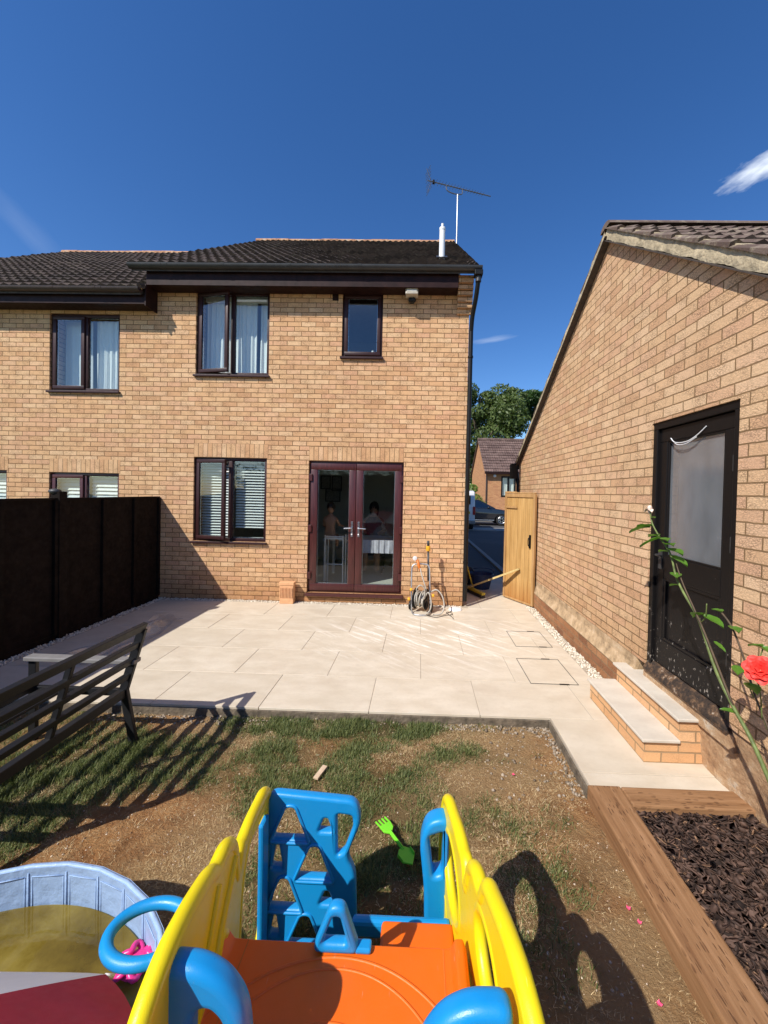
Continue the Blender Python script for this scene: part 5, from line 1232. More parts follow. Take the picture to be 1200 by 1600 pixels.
def wheel(parent, c, r, w, axis):
    t_ = mk('wheel', MB().disc(c, axis, r, w, 24), 'tyre', parent, bevel=0.02, smooth=40)
    ax = Vector(axis); hub = MB()
    cc = Vector(c) + ax * (-(w / 2 + 0.006)); hub.disc(cc, axis, r * 0.2, 0.02, 14)
    a = ax.cross(Vector((0, 0, 1))).normalized()
    for k in range(6):
        t = 2 * PI * k / 6; dirn = a * math.cos(t) + Vector((0, 0, 1)) * math.sin(t); hub.bar(cc, cc + dirn * r * 0.62, r * 0.16, 0.02, ax)
    hub.tube([cc + (a * math.cos(2 * PI * i / 24) + Vector((0, 0, 1)) * math.sin(2 * PI * i / 24)) * r * 0.64 for i in range(24)], r * 0.06, 6, closed=True)
    mk('rim', hub, 'silver_metal', t_, smooth=40); return t_
# black hatchback, side on, nose to the right
car = thing('parked_car', (4.3, 22.6, 0), 'black hatchback car parked side-on across the road', 'car')
cy0, cy1 = 21.9, 23.5; CXo = 1.62; L_ = 3.9
def cp(pts): return [(CXo + x, z) for x, z in pts]
body = cp([(0.0, .35), (0.03, .75), (0.12, .95), (0.9, .98), (2.65, .95), (3.3, .86), (3.72, .70), (3.88, .5), (3.86, .28), (3.45, .24), (3.42, .42), (3.28, .55), (3.08, .60), (2.88, .55), (2.74, .42), (2.72, .22), (1.0, .22), (0.98, .42), (0.85, .55), (0.66, .60), (0.46, .55), (0.33, .42), (0.3, .25)])
mbb = MB(); mbb.prism([(x, cy0, z) for x, z in body], (0, cy1 - cy0, 0)); mk('body', mbb, 'car_black', car, bevel=0.05, smooth=50, seg=3)
def cab(zt, inset, m, nm, pts, par):
    mb = MB(); n = len(pts); vs = []
    for s in (0, 1):
        for x, z in pts:
            k = (z - 0.95) / 0.5 * 0.16; vs.append((CXo + x, (cy0 + 0.03 + k) if s == 0 else (cy1 - 0.03 - k), z))
    mb.add(vs, [tuple(range(n - 1, -1, -1)), tuple(range(n, 2 * n))] + [(i, (i + 1) % n, n + (i + 1) % n, n + i) for i in range(n)]); return mk(nm, mb, m, par, bevel=0.02 if m == 'car_black' else 0, smooth=40)
cabin = cab(0, 0, 'car_black', 'cabin', [(0.05, .94), (0.22, 1.28), (0.5, 1.42), (1.1, 1.47), (1.75, 1.43), (2.2, 1.24), (2.75, .94)], car)
for pts in ([(0.55, 1.0), (0.62, 1.33), (1.22, 1.39), (1.25, 1.0)], [(1.33, 1.0), (1.33, 1.38), (1.75, 1.34), (2.12, 1.17), (2.38, 1.0)]):
    vv = [(CXo + x, cy0 + 0.03 + (z - 0.95) / 0.5 * 0.16 - 0.008, z) for x, z in pts]; mk('side_window', MB().prism(vv, (0, 0.004, 0)), 'car_glass', car)
mk('windscreen', MB().add([(CXo + 1.80, cy0 + 0.22, 1.425), (CXo + 1.80, cy1 - 0.22, 1.425), (CXo + 2.76, cy1 - 0.1, .965), (CXo + 2.76, cy0 + 0.1, .965)], [(0, 1, 2, 3)]), 'car_glass', car)
for x in (0.66, 3.08):
    for y, a in ((cy0 + 0.1, (0, 1, 0)), (cy1 - 0.1, (0, -1, 0))): wheel(car, (CXo + x, y, 0.30), 0.30, 0.19, a)
mk('headlight', MB().sphere((CXo + 3.62, cy0 + 0.12, 0.68), 0.12, 10, (1.2, 0.6, 0.8)), 'white_ceramic', car, smooth=True); mk('headlight', MB().sphere((CXo + 3.62, cy1 - 0.12, 0.68), 0.12, 10, (1.2, 0.6, 0.8)), 'white_ceramic', car, smooth=True)
mk('wing_mirror', MB().sphere((CXo + 2.35, cy0 - 0.08, 1.02), 0.09, 10, (1, 0.8, 0.7)), 'car_black', car, smooth=True)
mk('door_handle', MB().box(CXo + 1.42, CXo + 1.56, cy0 - 0.02, cy0 - 0.001, 0.86, 0.89), 'silver_metal', car); mk('side_strip', MB().box(CXo + 1.05, CXo + 2.66, cy0 - 0.012, cy0 - 0.001, 0.27, 0.31), 'galvanised', car)
# white van, rear corner showing
van = thing('parked_van', (2.0, 19.8, 0), 'white panel van parked beyond the alley, rear corner showing', 'van')
vx0, vx1, vy0, vy1 = 0.88, 2.71, 18.6, 21.6
mk('body', MB().prism([(vx0, vy0, .32), (vx0, vy0 + 0.05, 1.2), (vx0, vy0 + 0.16, 1.86), (vx0, vy0 + 0.4, 1.92), (vx0, vy1 - 1.3, 1.92), (vx0, vy1 - 0.9, 1.2), (vx0, vy1, 1.0), (vx0, vy1, .32)], (vx1 - vx0, 0, 0)), 'van_white', van, bevel=0.07, smooth=50, seg=3)
mk('rear_window', MB().box(vx0 + 1.0, vx1 - 0.22, vy0 + 0.035, vy0 + 0.06, 1.25, 1.68, Matrix.Identity(4)), 'car_glass', van)
mk('tail_light', MB().box(vx1 - 0.10, vx1 + 0.012, vy0 - 0.02, vy0 + 0.12, 0.75, 1.15), 'lamp_red', van, bevel=0.02); mk('tail_light', MB().box(vx0 - 0.012, vx0 + 0.1, vy0 - 0.02, vy0 + 0.12, 0.75, 1.15), 'lamp_red', van, bevel=0.02)
mk('number_plate', MB().box(vx0 + 1.15, vx0 + 1.6, vy0 - 0.012, vy0 + 0.0, 0.80, 0.92), 'yellow_tool', van)
mk('bumper', MB().box(vx0 - 0.01, vx1 + 0.01, vy0 - 0.06, vy0 + 0.1, 0.30, 0.48), 'kerb_stone', van, bevel=0.03)
for x in (vx0 + 0.1, vx1 - 0.1):
    for y in (vy0 + 0.7, vy1 - 0.8): wheel(van, (x, y, 0.31), 0.31, 0.2, (1, 0, 0) if x > 1 else (-1, 0, 0))

# trees -------------------------------------------------------------------
def leaf_cloud(cents, radii, n, size, squash=0.8):
    k = len(cents); idx = RNG.integers(0, k, n); c = np.array(cents)[idx]; r = np.array(radii)[idx]
    v = RNG.normal(size=(n, 3)); v /= np.linalg.norm(v, axis=1)[:, None]; rad = RNG.uniform(0.55, 1.05, n) ** 0.6
    p = c + v * (r * rad)[:, None] * [1, 1, squash]
    a = RNG.normal(size=(n, 3)); a /= np.linalg.norm(a, axis=1)[:, None]; b = np.cross(a, v + RNG.normal(0, 0.5, (n, 3))); b /= np.linalg.norm(b, axis=1)[:, None] + 1e-9
    s = RNG.uniform(0.6, 1.3, n)[:, None] * size
    return np.stack([p - a * s, p - b * s * 0.45, p + a * s, p + b * s * 0.45], 1).reshape(-1, 3)
def tree(loc, h, rx, label, m, n=14000, size=0.22, seed=1, group=None, low=0.25):
    rs = random.Random(seed); root = thing('broadleaf_tree', loc, label, 'tree', group); x, y, z = loc
    mb = MB(); mb.tube([(x, y, z - 0.2), (x + 0.1, y, z + h * 0.3), (x - 0.1, y + 0.1, z + h * 0.6), (x, y, z + h * 0.85)], [h * 0.03, h * 0.024, h * 0.015, h * 0.004], 10)
    cs = []; rr = []
    for i in range(38):
        t = rs.uniform(low, 1.0); prof = math.sin(PI * min(1, (t - low * 0.5) / (1.12 - low * 0.5))) ** 0.7
        a = rs.uniform(0, 2 * PI); d_ = rs.uniform(0.2, 1.0) * rx * prof
        c = (x + d_ * math.cos(a), y + d_ * math.sin(a), z + h * t * 0.93); cs.append(c); rr.append(rs.uniform(0.11, 0.2) * h * 0.8 * (1.15 - 0.45 * t))
        if i % 2 == 0: mb.tube([(x, y, z + h * t * 0.55), ((x + c[0]) / 2, (y + c[1]) / 2, z + h * t * 0.78), c], [h * 0.01, h * 0.006, h * 0.002], 6)
    mk('trunk', mb, 'bark', root, smooth=40)
    o = scatter_mesh('crown', leaf_cloud(cs, rr, n, size), [(0, 1, 2, 3)], 4, m); o.parent = root; o.matrix_parent_inverse = root.matrix_basis.inverted()
    return root
tree((5.8, 38, 0), 13.2, 4.6, 'large green tree left of two, rising behind the bungalow roof', 'tree_leaf', 34000, 0.17, 3, 'trees beyond the bungalow')
tree((13.0, 42, 0), 13.2, 5.2, 'darker green tree right of two, beside the garage verge', 'tree_leaf_dark', 34000, 0.17, 5, 'trees beyond the bungalow')
tree((0.5, 46, 0), 11.5, 4.0, 'lower dark tree mostly hidden behind the corner of the house', 'tree_leaf_dark', 9000, 0.24, 9, 'trees beyond the bungalow')
sh = thing('shrub', (3.5, 25.0, 0), 'bright green shrub between the van and the bungalow', 'shrub')
mk('stem', MB().tube([(3.5, 25.6, -0.1), (3.5, 25.6, 1.4)], [0.05, 0.02], 6), 'bark', sh)
o = scatter_mesh('foliage', leaf_cloud([(3.5, 25.6, 0.9), (3.3, 25.6, 1.5), (3.7, 25.6, 1.4), (3.5, 25.6, 2.1), (4.0, 25.7, 1.0)], [0.6, 0.5, 0.5, 0.4, 0.5], 2500, 0.07), [(0, 1, 2, 3)], 4, 'shrub_leaf'); o.parent = sh; o.matrix_parent_inverse = sh.matrix_basis.inverted()
hg = thing('unseen_rear_hedge', (-1, -7.5, 0), 'unseen tall green hedge added behind the camera to darken the glass reflections', 'hedge')  # out of view, added so the door glass mirrors something dark
mk('core', MB().box(-9, 8, -7.8, -7.2, -0.1, 2.6), 'bark', hg)
o = scatter_mesh('foliage', leaf_cloud([(x * 0.9 - 9, -7.4, z) for x in range(19) for z in (0.6, 1.6, 2.5)], [0.75] * 57, 9000, 0.09), [(0, 1, 2, 3)], 4, 'tree_leaf_dark'); o.parent = hg; o.matrix_parent_inverse = hg.matrix_basis.inverted()

def murky():
    m, t, b = mat('water_surface'); P = geo(t)
    c = ramp(t, noise(t, P, 3.0, 7, 0.65), [(0.32, (0.085, 0.055, 0.010)), (0.5, (0.175, 0.12, 0.020)), (0.68, (0.30, 0.225, 0.05))])
    L(t, c, b.inputs['Base Color']); b.inputs['Roughness'].default_value = 0.03; b.inputs['IOR'].default_value = 1.33
    bump(t, b, noise(t, P, 6, 3), 0.08, 0.02)
    tr = N(t, 'ShaderNodeBsdfTransparent'); tr.inputs[0].default_value = (0.85, 0.75, 0.4, 1)
    ms = N(t, 'ShaderNodeMixShader'); ms.inputs[0].default_value = 0.22; L(t, b.outputs[0], ms.inputs[1]); L(t, tr.outputs[0], ms.inputs[2])
    L(t, ms.outputs[0], t.nodes['Material Output'].inputs['Surface'])
murky()

# ------------------------------------------------------------------ garden bench
be = thing('garden_bench', (-2.3, 2.2, LZ), 'dark grey slatted metal garden bench seen from behind on the lawn edge', 'bench')
BY0, BY1 = 1.66, 2.70
top = lambda t: Vector((-2.10 + 0.135 * t, 0, 0.30 + 0.46 * t))
for y in (BY0, BY1):
    mk('leg', MB().bar((-2.095, y, 0.31), (-2.02, y, LZ - 0.005), 0.03, 0.055, (1, 0, 0)), 'bench_metal', be, bevel=0.004)
    mk('leg', MB().bar((-2.765, y, 0.505), (-2.765, y, LZ - 0.005), 0.03, 0.055, (1, 0, 0)), 'bench_metal', be, bevel=0.004)
    a = top(-0.02); b = top(1.0); mk('back_post', MB().bar((a.x, y, a.z), (b.x, y, b.z), 0.03, 0.058, (1, 0, 0)), 'bench_metal', be, bevel=0.004)
    mk('armrest', MB().box(-2.81, -2.0, y - 0.037, y + 0.037, 0.508, 0.538), 'arm_board', be, bevel=0.006)
    mk('seat_side_rail', MB().box(-2.735, -2.125, y - 0.015, y + 0.015, 0.27, 0.32), 'bench_metal', be, bevel=0.004)
a = top(0.0); b = top(0.98); mk('back_post', MB().bar((a.x - 0.003, 2.14, a.z), (b.x - 0.003, 2.14, b.z), 0.028, 0.035, (1, 0, 0)), 'bench_metal', be, bevel=0.004)
for t, hgt in ((1.03, 0.055), (0.76, 0.042), (0.51, 0.042), (0.26, 0.042)):
    p_ = top(t); n_ = Vector((0.46, 0, -0.135)).normalized()
    mk('back_slat', MB().bar((p_.x + 0.004, BY0 - (0.012 if t > 1 else -0.016), p_.z), (p_.x + 0.004, BY1 + (0.012 if t > 1 else -0.016), p_.z), 0.03, hgt, (0.27, 0, 0.92)), 'bench_metal', be, bevel=0.003)
mk('seat_rear_rail', MB().box(-2.12, -2.075, BY0 + 0.016, BY1 - 0.016, 0.262, 0.322), 'bench_metal', be, bevel=0.004)
mk('seat_front_rail', MB().box(-2.79, -2.74, BY0 + 0.016, BY1 - 0.016, 0.29, 0.345), 'bench_metal', be, bevel=0.004)
for x in (-2.25, -2.39, -2.53, -2.66): mk('seat_slat', MB().box(x - 0.022, x + 0.022, BY0 + 0.016, BY1 - 0.016, 0.30, 0.318), 'bench_metal', be, bevel=0.003)
# clear polythene sheet on the shaded paving
mb = MB(); n = 26; vs = []
for j in range(n + 1):
    for i in range(n + 1):
        u, v = i / n, j / n
        x = -3.60 + 0.42 * u + 0.10 * math.sin(v * 3) + 0.12 * (v - 0.5); y = 3.75 + 1.35 * v + 0.08 * math.sin(u * 5)
        z = 0.012 + 0.05 * abs(math.sin(u * 7 + v * 5)) * abs(math.cos(v * 6 - u * 2)) + 0.10 * max(0, 1 - ((u - 0.5) / 0.3) ** 2) * max(0, 1 - ((v - 0.45) / 0.4) ** 2) * (0.6 + 0.4 * math.sin(u * 16 + v * 9))
        vs.append((x, y, z))
mb.add(vs, [(j * (n + 1) + i, j * (n + 1) + i + 1, (j + 1) * (n + 1) + i + 1, (j + 1) * (n + 1) + i) for j in range(n) for i in range(n)])
tag(mk('plastic_sheet', mb, 'clear_film', smooth=True), 'crumpled clear plastic sheet lying on the shaded paving by the fence', 'plastic sheet')

# ------------------------------------------------------------------ climbing frame
pf = thing('climbing_frame', (-0.19, 1.0, LZ), 'yellow blue and orange plastic toddler climbing frame with slide', 'climbing frame')
def side_panel(X0, ky, nm, far):
    M = Matrix(((ky, 0.0, 1, X0), (1, 0, 0, 0), (0, 1, 0, 0), (0, 0, 0, 1)))
    ctrl = [(1.525, LZ), (1.515, 0.30), (1.50, 0.52), (1.475, 0.625), (1.43, 0.665), (1.36, 0.680), (1.27, 0.695), (1.195, 0.695), (1.158, 0.65), (1.138, 0.60), (1.122, 0.64), (1.115, 0.71), (1.095, 0.765), (1.05, 0.795), (0.985, 0.80), (0.955, 0.790), (0.92, 0.805), (0.83, 0.83), (0.74, 0.838), (0.66, 0.81), (0.60, 0.74), (0.57, 0.60), (0.55, 0.4), (0.545, LZ)]
    ctrl = [(a, b - (0.045 if a > 1.16 and b > 0.5 else (0.03 if far else 0.065) if 0.97 < a <= 1.16 and b > 0.65 else 0.0)) for a, b in ctrl]
    top_ = [tuple(v) for v in smooth_poly([(a, b, 0) for a, b in ctrl], 4, False)]
    outline = [(a, b) for a, b, c in top_] + [(0.62, LZ), (0.64, 0.10), (0.70, 0.19), (0.80, 0.21), (1.06, 0.20), (1.16, 0.10), (1.24, 0.0), (1.27, LZ)]
    if far:   # left panel
        holes = [smooth_poly([(1.445, .12, 0), (1.448, .50, 0), (1.42, .575, 0), (1.33, .598, 0), (1.225, .610, 0), (1.172, .52, 0), (1.15, .34, 0), (1.15, .25, 0), (1.25, .16, 0), (1.37, .08, 0)], 5),
                 smooth_poly([(1.07, .46, 0), (1.03, .55, 0), (0.99, .50, 0), (0.96, .37, 0), (1.03, .33, 0)], 5)]
    else:
        holes = [[Vector((*e, 0)) for e in ellipse(1.315, .455, .13, .11, 30, 0.1)], [Vector((*e, 0)) for e in ellipse(0.92, .63, .105, .09, 30, 0.2)],
                 [Vector((*e, 0)) for e in ellipse(1.06, .40, .062, .062, 26)], [Vector((*e, 0)) for e in ellipse(0.735, .60, .065, .12, 30)]]
    o = plate(nm, outline, [[(h.x, h.y) for h in hl] for hl in holes], 0.028, 0.010, M, 'toy_yellow', pf)
    # fat rolled rim along the outline and round each hole, merged into the same part
    mb = MB(); mb.tube([M @ Vector((a, b, 0)) for a, b, c in top_], 0.0205, 12)
    for hl in holes: mb.tube([M @ Vector((h.x, h.y, 0)) for h in hl], 0.0175, 10, closed=True)
    if not far:
        for cx_, cy_, rr in ((0.80, 0.44, .06), (0.66, 0.38, 0.035), (1.42, 0.24, 0.045)):
            mb.tube([M @ Vector((*e, 0)) for e in ellipse(cx_, cy_, rr, rr, 24)], 0.0165, 8, closed=True)
    else:
        mb.tube([M @ Vector(v) for v in ((1.10, 0.70, 0.014), (0.99, 0.60, 0.014), (0.86, 0.30, 0.014))], 0.012, 8)
        mb.tube([M @ Vector((a, b, 0.014)) for a, b in ((0.98, 0.74), (0.90, 0.62), (0.80, 0.40), (0.74, 0.30))], 0.010, 8)
    bm = bmesh.new(); bm.from_mesh(o.data); tm = bpy.data.meshes.new('t'); tm.from_pydata([tuple(v) for v in mb.v], [], mb.f); bm.from_mesh(tm)
    for f_ in bm.faces: f_.smooth = True
    bmesh.ops.recalc_face_normals(bm, faces=bm.faces); bm.to_mesh(o.data); bm.free(); o.data.set_sharp_from_angle(angle=R(50)); return o
sp_r = side_panel(0.312, -0.121, 'side_panel', False)
sp_l = side_panel(-0.408, -0.112, 'side_panel', True)
XZ = lambda y0, lean=0.0: Matrix(((1, 0, 0, 0), (0, lean, -1, y0), (0, 1, 0, 0), (0, 0, 0, 1)))
# orange deck
dk = MB()
prof = [(-0.548, 0.505), (-0.535, 0.530), (-0.515, 0.530), (-0.495, 0.502), (-0.44, 0.500), (0.10, 0.500), (0.115, 0.502), (0.128, 0.530), (0.15, 0.530), (0.16, 0.505), (0.16, 0.465), (-0.548, 0.465)]
dk.prism([(x, 1.065, z) for x, z in prof], (0, -0.50, 0))
mk('deck', dk, 'toy_orange', pf, bevel=0.006, smooth=40, seg=3)
for cyy, rr, w_ in ((0.62, 0.41, 0.0045), (0.69, 0.315, 0.004), (0.70, 0.20, 0.004)):
    pts = [(-0.19 + rr * math.sin(t_), cyy + rr * math.cos(t_), 0.4985) for t_ in np.linspace(-0.95, 0.95, 40)]
    pts = [p_ for p_ in pts if p_[1] < 1.05 and p_[1] > 0.6]
    mk('moulded_ring', MB().tube(pts, w_, 8), 'toy_orange', pf, smooth=True)
for x in (-0.455, 0.095): mk('moulded_line', MB().box(x - 0.0015, x + 0.0015, 0.60, 1.06, 0.4995, 0.5012), 'orange_plastic', pf)
# lower step beyond the deck edge
mk('lower_step', MB().prism([(x, 1.285, z) for x, z in ((-0.095, 0.27), (0.145, 0.27), (0.145, 0.325), (-0.095, 0.325))], (0, -0.22, 0)), 'toy_orange', pf, bevel=0.012, smooth=40, seg=3)
# blue climbing wall with triangular holds
def tri(cx, cy, w, h, r=0.014): return [(p_.x, p_.y) for p_ in round_corner([Vector((cx - w / 2, cy - h / 2, 0)), Vector((cx + w / 2, cy - h / 2, 0)), Vector((cx + w * 0.12, cy + h / 2, 0)), Vector((cx - w * 0.12, cy + h / 2, 0))], r)]
WYc = 1.47
Mw = XZ(WYc, 0.02)
outl = [(p_.x, p_.y) for p_ in round_corner([Vector(v) for v in ((-0.565, -0.06, 0), (-0.20, -0.06, 0), (-0.215, 0.30, 0), (-0.250, 0.36, 0), (-0.195, 0.50, 0), (-0.215, 0.578, 0), (-0.565, 0.600, 0))], 0.045)]
hl_handle = [(p_.x, p_.y) for p_ in round_corner([Vector(v) for v in ((-0.288, 0.365, 0), (-0.262, 0.38, 0), (-0.228, 0.475, 0), (-0.232, 0.520, 0), (-0.292, 0.525, 0))], 0.014)]
holes = [tri(-0.472, 0.482, 0.138, 0.124), tri(-0.375, 0.335, 0.138, 0.124), tri(-0.49, 0.210, 0.132, 0.120), tri(-0.405, 0.070, 0.138, 0.120), hl_handle, tri(-0.335, 0.480, 0.055, 0.05, 0.01), tri(-0.325, 0.200, 0.055, 0.05, 0.01), tri(-0.523, 0.355, 0.045, 0.085, 0.012), tri(-0.335, 0.480, 0.001, 0.001, 0.0)][:7] + [tri(-0.522, 0.352, 0.045, 0.09, 0.012), tri(-0.527, 0.085, 0.040, 0.08, 0.012)]
cw = plate('climbing_wall', outl, holes, 0.04, 0.013, Mw, 'toy_blue', pf)
rg_ = MB()
for h_ in holes[:4]: rg_.tube([Mw @ Vector((0.0 + a, b, 0.021)) for a, b in [( (p_[0] - sum(q[0] for q in h_) / len(h_)) * 1.16 + sum(q[0] for q in h_) / len(h_), (p_[1] - sum(q[1] for q in h_) / len(h_)) * 1.16 + sum(q[1] for q in h_) / len(h_)) for p_ in h_]], 0.006, 6, closed=True)
mk('moulded_rim', rg_, 'toy_blue', cw, smooth=True)
mk('wall_return', MB().box(-0.566, -0.545, 1.38, WYc - 0.03, -0.06, 0.54), 'toy_blue', pf, bevel=0.008)
# right entrance post with grab hole and the low sill
outr = [(p_.x, p_.y) for p_ in round_corner([Vector(v) for v in ((0.06, -0.06, 0), (0.14, -0.06, 0), (0.14, 0.575, 0), (0.055, 0.555, 0), (0.030, 0.47, 0), (0.050, 0.30, 0))], 0.04)]
hr_ = [(p_.x, p_.y) for p_ in round_corner([Vector(v) for v in ((0.083, 0.35, 0), (0.116, 0.36, 0), (0.118, 0.52, 0), (0.064, 0.50, 0))], 0.014)]
plate('entrance_post', outr, [hr_], 0.07, 0.016, XZ(1.44), 'toy_blue', pf)
mk('entrance_sill', MB().box(-0.20, 0.14, 1.292, 1.325, 0.24, 0.300), 'toy_blue', pf, bevel=0.012)
# small A-shaped grab handle on the far deck edge
oa = [(p_.x, p_.y) for p_ in round_corner([Vector(v) for v in ((-0.272, 0.50, 0), (-0.135, 0.50, 0), (-0.182, 0.632, 0), (-0.222, 0.632, 0))], 0.028)]
ha = [(p_.x, p_.y) for p_ in round_corner([Vector(v) for v in ((-0.242, 0.528, 0), (-0.172, 0.528, 0), (-0.194, 0.602, 0), (-0.212, 0.602, 0))], 0.012)]
ah = plate('grab_handle', oa, [ha], 0.034, 0.012, XZ(1.05), 'toy_blue', pf)
mk('handle_foot', MB().box(-0.15, -0.105, 1.035, 1.066, 0.502, 0.517), 'toy_blue', ah, bevel=0.006)
# two arch handles at the head of the slide
def arch(sx, x0, y0, zt):
    pts = [(-0.005, 0.0), (0.075, -0.002), (0.130, -0.030), (0.170, -0.085), (0.180, -0.15), (0.180, -0.38), (0.140, -0.38), (0.138, -0.155), (0.122, -0.105), (0.10, -0.085), (0.078, -0.09), (0.062, -0.125), (0.060, -0.38), (-0.005, -0.38)]
    o_ = [(x0 + sx * a, zt + b) for a, b in pts]
    o_ = [(p_.x, p_.y) for p_ in round_corner([Vector((a, b, 0)) for a, b in o_], 0.03)]
    if sx < 0: o_ = o_[::-1]
    return plate('slide_handle', o_, [], 0.052, 0.020, XZ(y0), 'toy_blue', pf, res=5, smooth=50)
arch(1, -0.500, 0.765, 0.818); arch(-1, 0.192, 0.715, 0.832)
# slide running down towards the viewer and its side rails
sl_ = MB(); xs_ = [(-0.345, 0.07), (-0.325, 0.07), (-0.315, 0.0), (-0.025, 0.0), (-0.015, 0.07), (0.005, 0.07), (0.005, -0.03), (-0.345, -0.03)]
path = [(0.56, 0.50), (0.46, 0.485), (0.34, 0.42), (0.1, 0.28), (-0.2, 0.11), (-0.42, 0.02), (-0.60, 0.0)]
vs = [(x, y, z + dz) for y, z in path for x, dz in xs_]; K = len(xs_)
fs = [(i * K + k, i * K + (k + 1) % K, (i + 1) * K + (k + 1) % K, (i + 1) * K + k) for i in range(len(path) - 1) for k in range(K)] + [tuple(range(K)), tuple((len(path) - 1) * K + k for k in range(K - 1, -1, -1))]
mk('slide', sl_.add(vs, fs), 'toy_orange', pf, bevel=0.005, smooth=40)
mk('front_panel', MB().box(-0.53, 0.165, 0.545, 0.564, LZ, 0.464), 'toy_blue', pf, bevel=0.006)
# basketball ring on the outside of the left panel
hc = Vector((-0.690, 0.985, 0.600)); rr = 0.100
ring = [hc + Vector((rr * math.cos(t_), rr * 0.72 * math.sin(t_), 0)) for t_ in np.linspace(R(38), R(322), 34)]
ring = [Vector((-0.535, 1.07, 0.61)), Vector((-0.575, 1.06, 0.605))] + ring[2:-2] + [Vector((-0.595, 0.93, 0.60)), Vector((-0.54, 0.915, 0.58))]
ho = mk('basketball_ring', MB().tube(ring, 0.0155, 12), 'toy_blue', pf, smooth=True)
mk('ring_bracket', MB().box(-0.615, -0.515, 0.895, 0.945, 0.565, 0.602), 'toy_blue', ho, bevel=0.012, smooth=40)

# ------------------------------------------------------------------ paddling pool
PCX, PCY, PR, RIM = -1.41, 0.775, 0.765, 0.215
po = thing('paddling_pool', (PCX, PCY, LZ), 'pale blue folding paddling pool half full of murky water', 'pool')
NS = 32; sub = 6; mb = MB(); vs = []; zs_ = [LZ, -0.02, 0.04, 0.10, 0.16, 0.195, RIM]
def prad(a, z, inner):
    k = (a / (2 * PI) * NS) % 1.0; seam = math.cos(PI * (k - 0.5)); pol = math.cos(PI / NS) / math.cos((k - 0.5) * 2 * PI / NS)
    zz = (z - LZ) / (RIM - LZ); bul = 0.006 * seam * math.sin(PI * zz)
    return PR * pol + (bul * 0.5 if not inner else -0.022 + bul) 
tot = NS * sub
for z in zs_:
    for i in range(tot): a = 2 * PI * i / tot; r_ = prad(a, z, False); vs.append((PCX + r_ * math.cos(a), PCY + r_ * math.sin(a), z + (0.002 * math.sin(a * 9) if z == RIM else 0)))
for z in reversed(zs_):
    for i in range(tot): a = 2 * PI * i / tot; r_ = prad(a, z, True); vs.append((PCX + r_ * math.cos(a), PCY + r_ * math.sin(a), z + (0.002 * math.sin(a * 9) if z == RIM else 0)))
nl = len(zs_) * 2
mb.add(vs, [(j * tot + i, j * tot + (i + 1) % tot, (j + 1) * tot + (i + 1) % tot, (j + 1) * tot + i) for j in range(nl - 1) for i in range(tot)])
mk('pool_wall', mb, 'pool_liner', po, smooth=50)
rm_ = MB().tube([(PCX + (prad(2 * PI * i / tot, RIM, False) - 0.011) * math.cos(2 * PI * i / tot), PCY + (prad(2 * PI * i / tot, RIM, False) - 0.011) * math.sin(2 * PI * i / tot), RIM - 0.004 + 0.002 * math.sin(2 * PI * i / tot * 9)) for i in range(tot)], 0.0095, 8, closed=True)
mk('pool_rim', rm_, 'pool_liner', po, smooth=True)
sm = MB()
for k in range(NS):
    a = 2 * PI * k / NS; r_ = PR - 0.024
    sm.tube([(PCX + r_ * math.cos(a), PCY + r_ * math.sin(a), LZ + 0.01), (PCX + r_ * math.cos(a), PCY + r_ * math.sin(a), RIM - 0.02)], 0.0026, 6)
    for q in (0.09, 0.91):
        a2 = 2 * PI * (k + q) / NS; r2 = prad(a2, 0.1, True) - 0.001; sm.tube([(PCX + r2 * math.cos(a2), PCY + r2 * math.sin(a2), LZ + 0.01), (PCX + r2 * math.cos(a2), PCY + r2 * math.sin(a2), RIM - 0.035)], 0.0016, 5)
    a2 = 2 * PI * (k + 0.09) / NS; a3 = 2 * PI * (k + 0.91) / NS; r2 = prad(a2, RIM - 0.035, True) - 0.001
    sm.tube([(PCX + r2 * math.cos(a2), PCY + r2 * math.sin(a2), RIM - 0.035), (PCX + r2 * math.cos(a3), PCY + r2 * math.sin(a3), RIM - 0.035)], 0.0018, 5)
mk('seams', sm, 'pool_liner', po, smooth=True)
cir = lambda r_, z, n=96: [(PCX + r_ * math.cos(2 * PI * i / n), PCY + r_ * math.sin(2 * PI * i / n), z) for i in range(n)]
mk('pool_floor', MB().add(cir(PR - 0.028, LZ + 0.012), [tuple(range(96))]), 'silty_pool_floor', po)
mk('water', MB().add(cir(PR - 0.027, 0.062), [tuple(range(96))]), 'water_surface', po)
# pink toy floating by the ring
pk = thing('bath_toy', (-0.97, 1.32, 0.05), 'bright pink wavy plastic toy floating in the paddling pool', 'toy')
cxp, cyp = -0.975, 1.325
pts = [(cxp + (0.048 + 0.014 * math.cos(6 * t_)) * math.cos(t_), cyp + (0.048 + 0.014 * math.cos(6 * t_)) * math.sin(t_), 0.085 + 0.012 * math.sin(3 * t_)) for t_ in np.linspace(0, 2 * PI, 49)[:-1]]
mk('petal_rim', MB().tube(pts, 0.010, 8, closed=True), 'toy_pink', pk, smooth=True)
mk('bowl', MB().sphere((cxp, cyp, 0.072), 0.05, 16, (1, 1, 0.35)), 'toy_pink', pk, smooth=True)

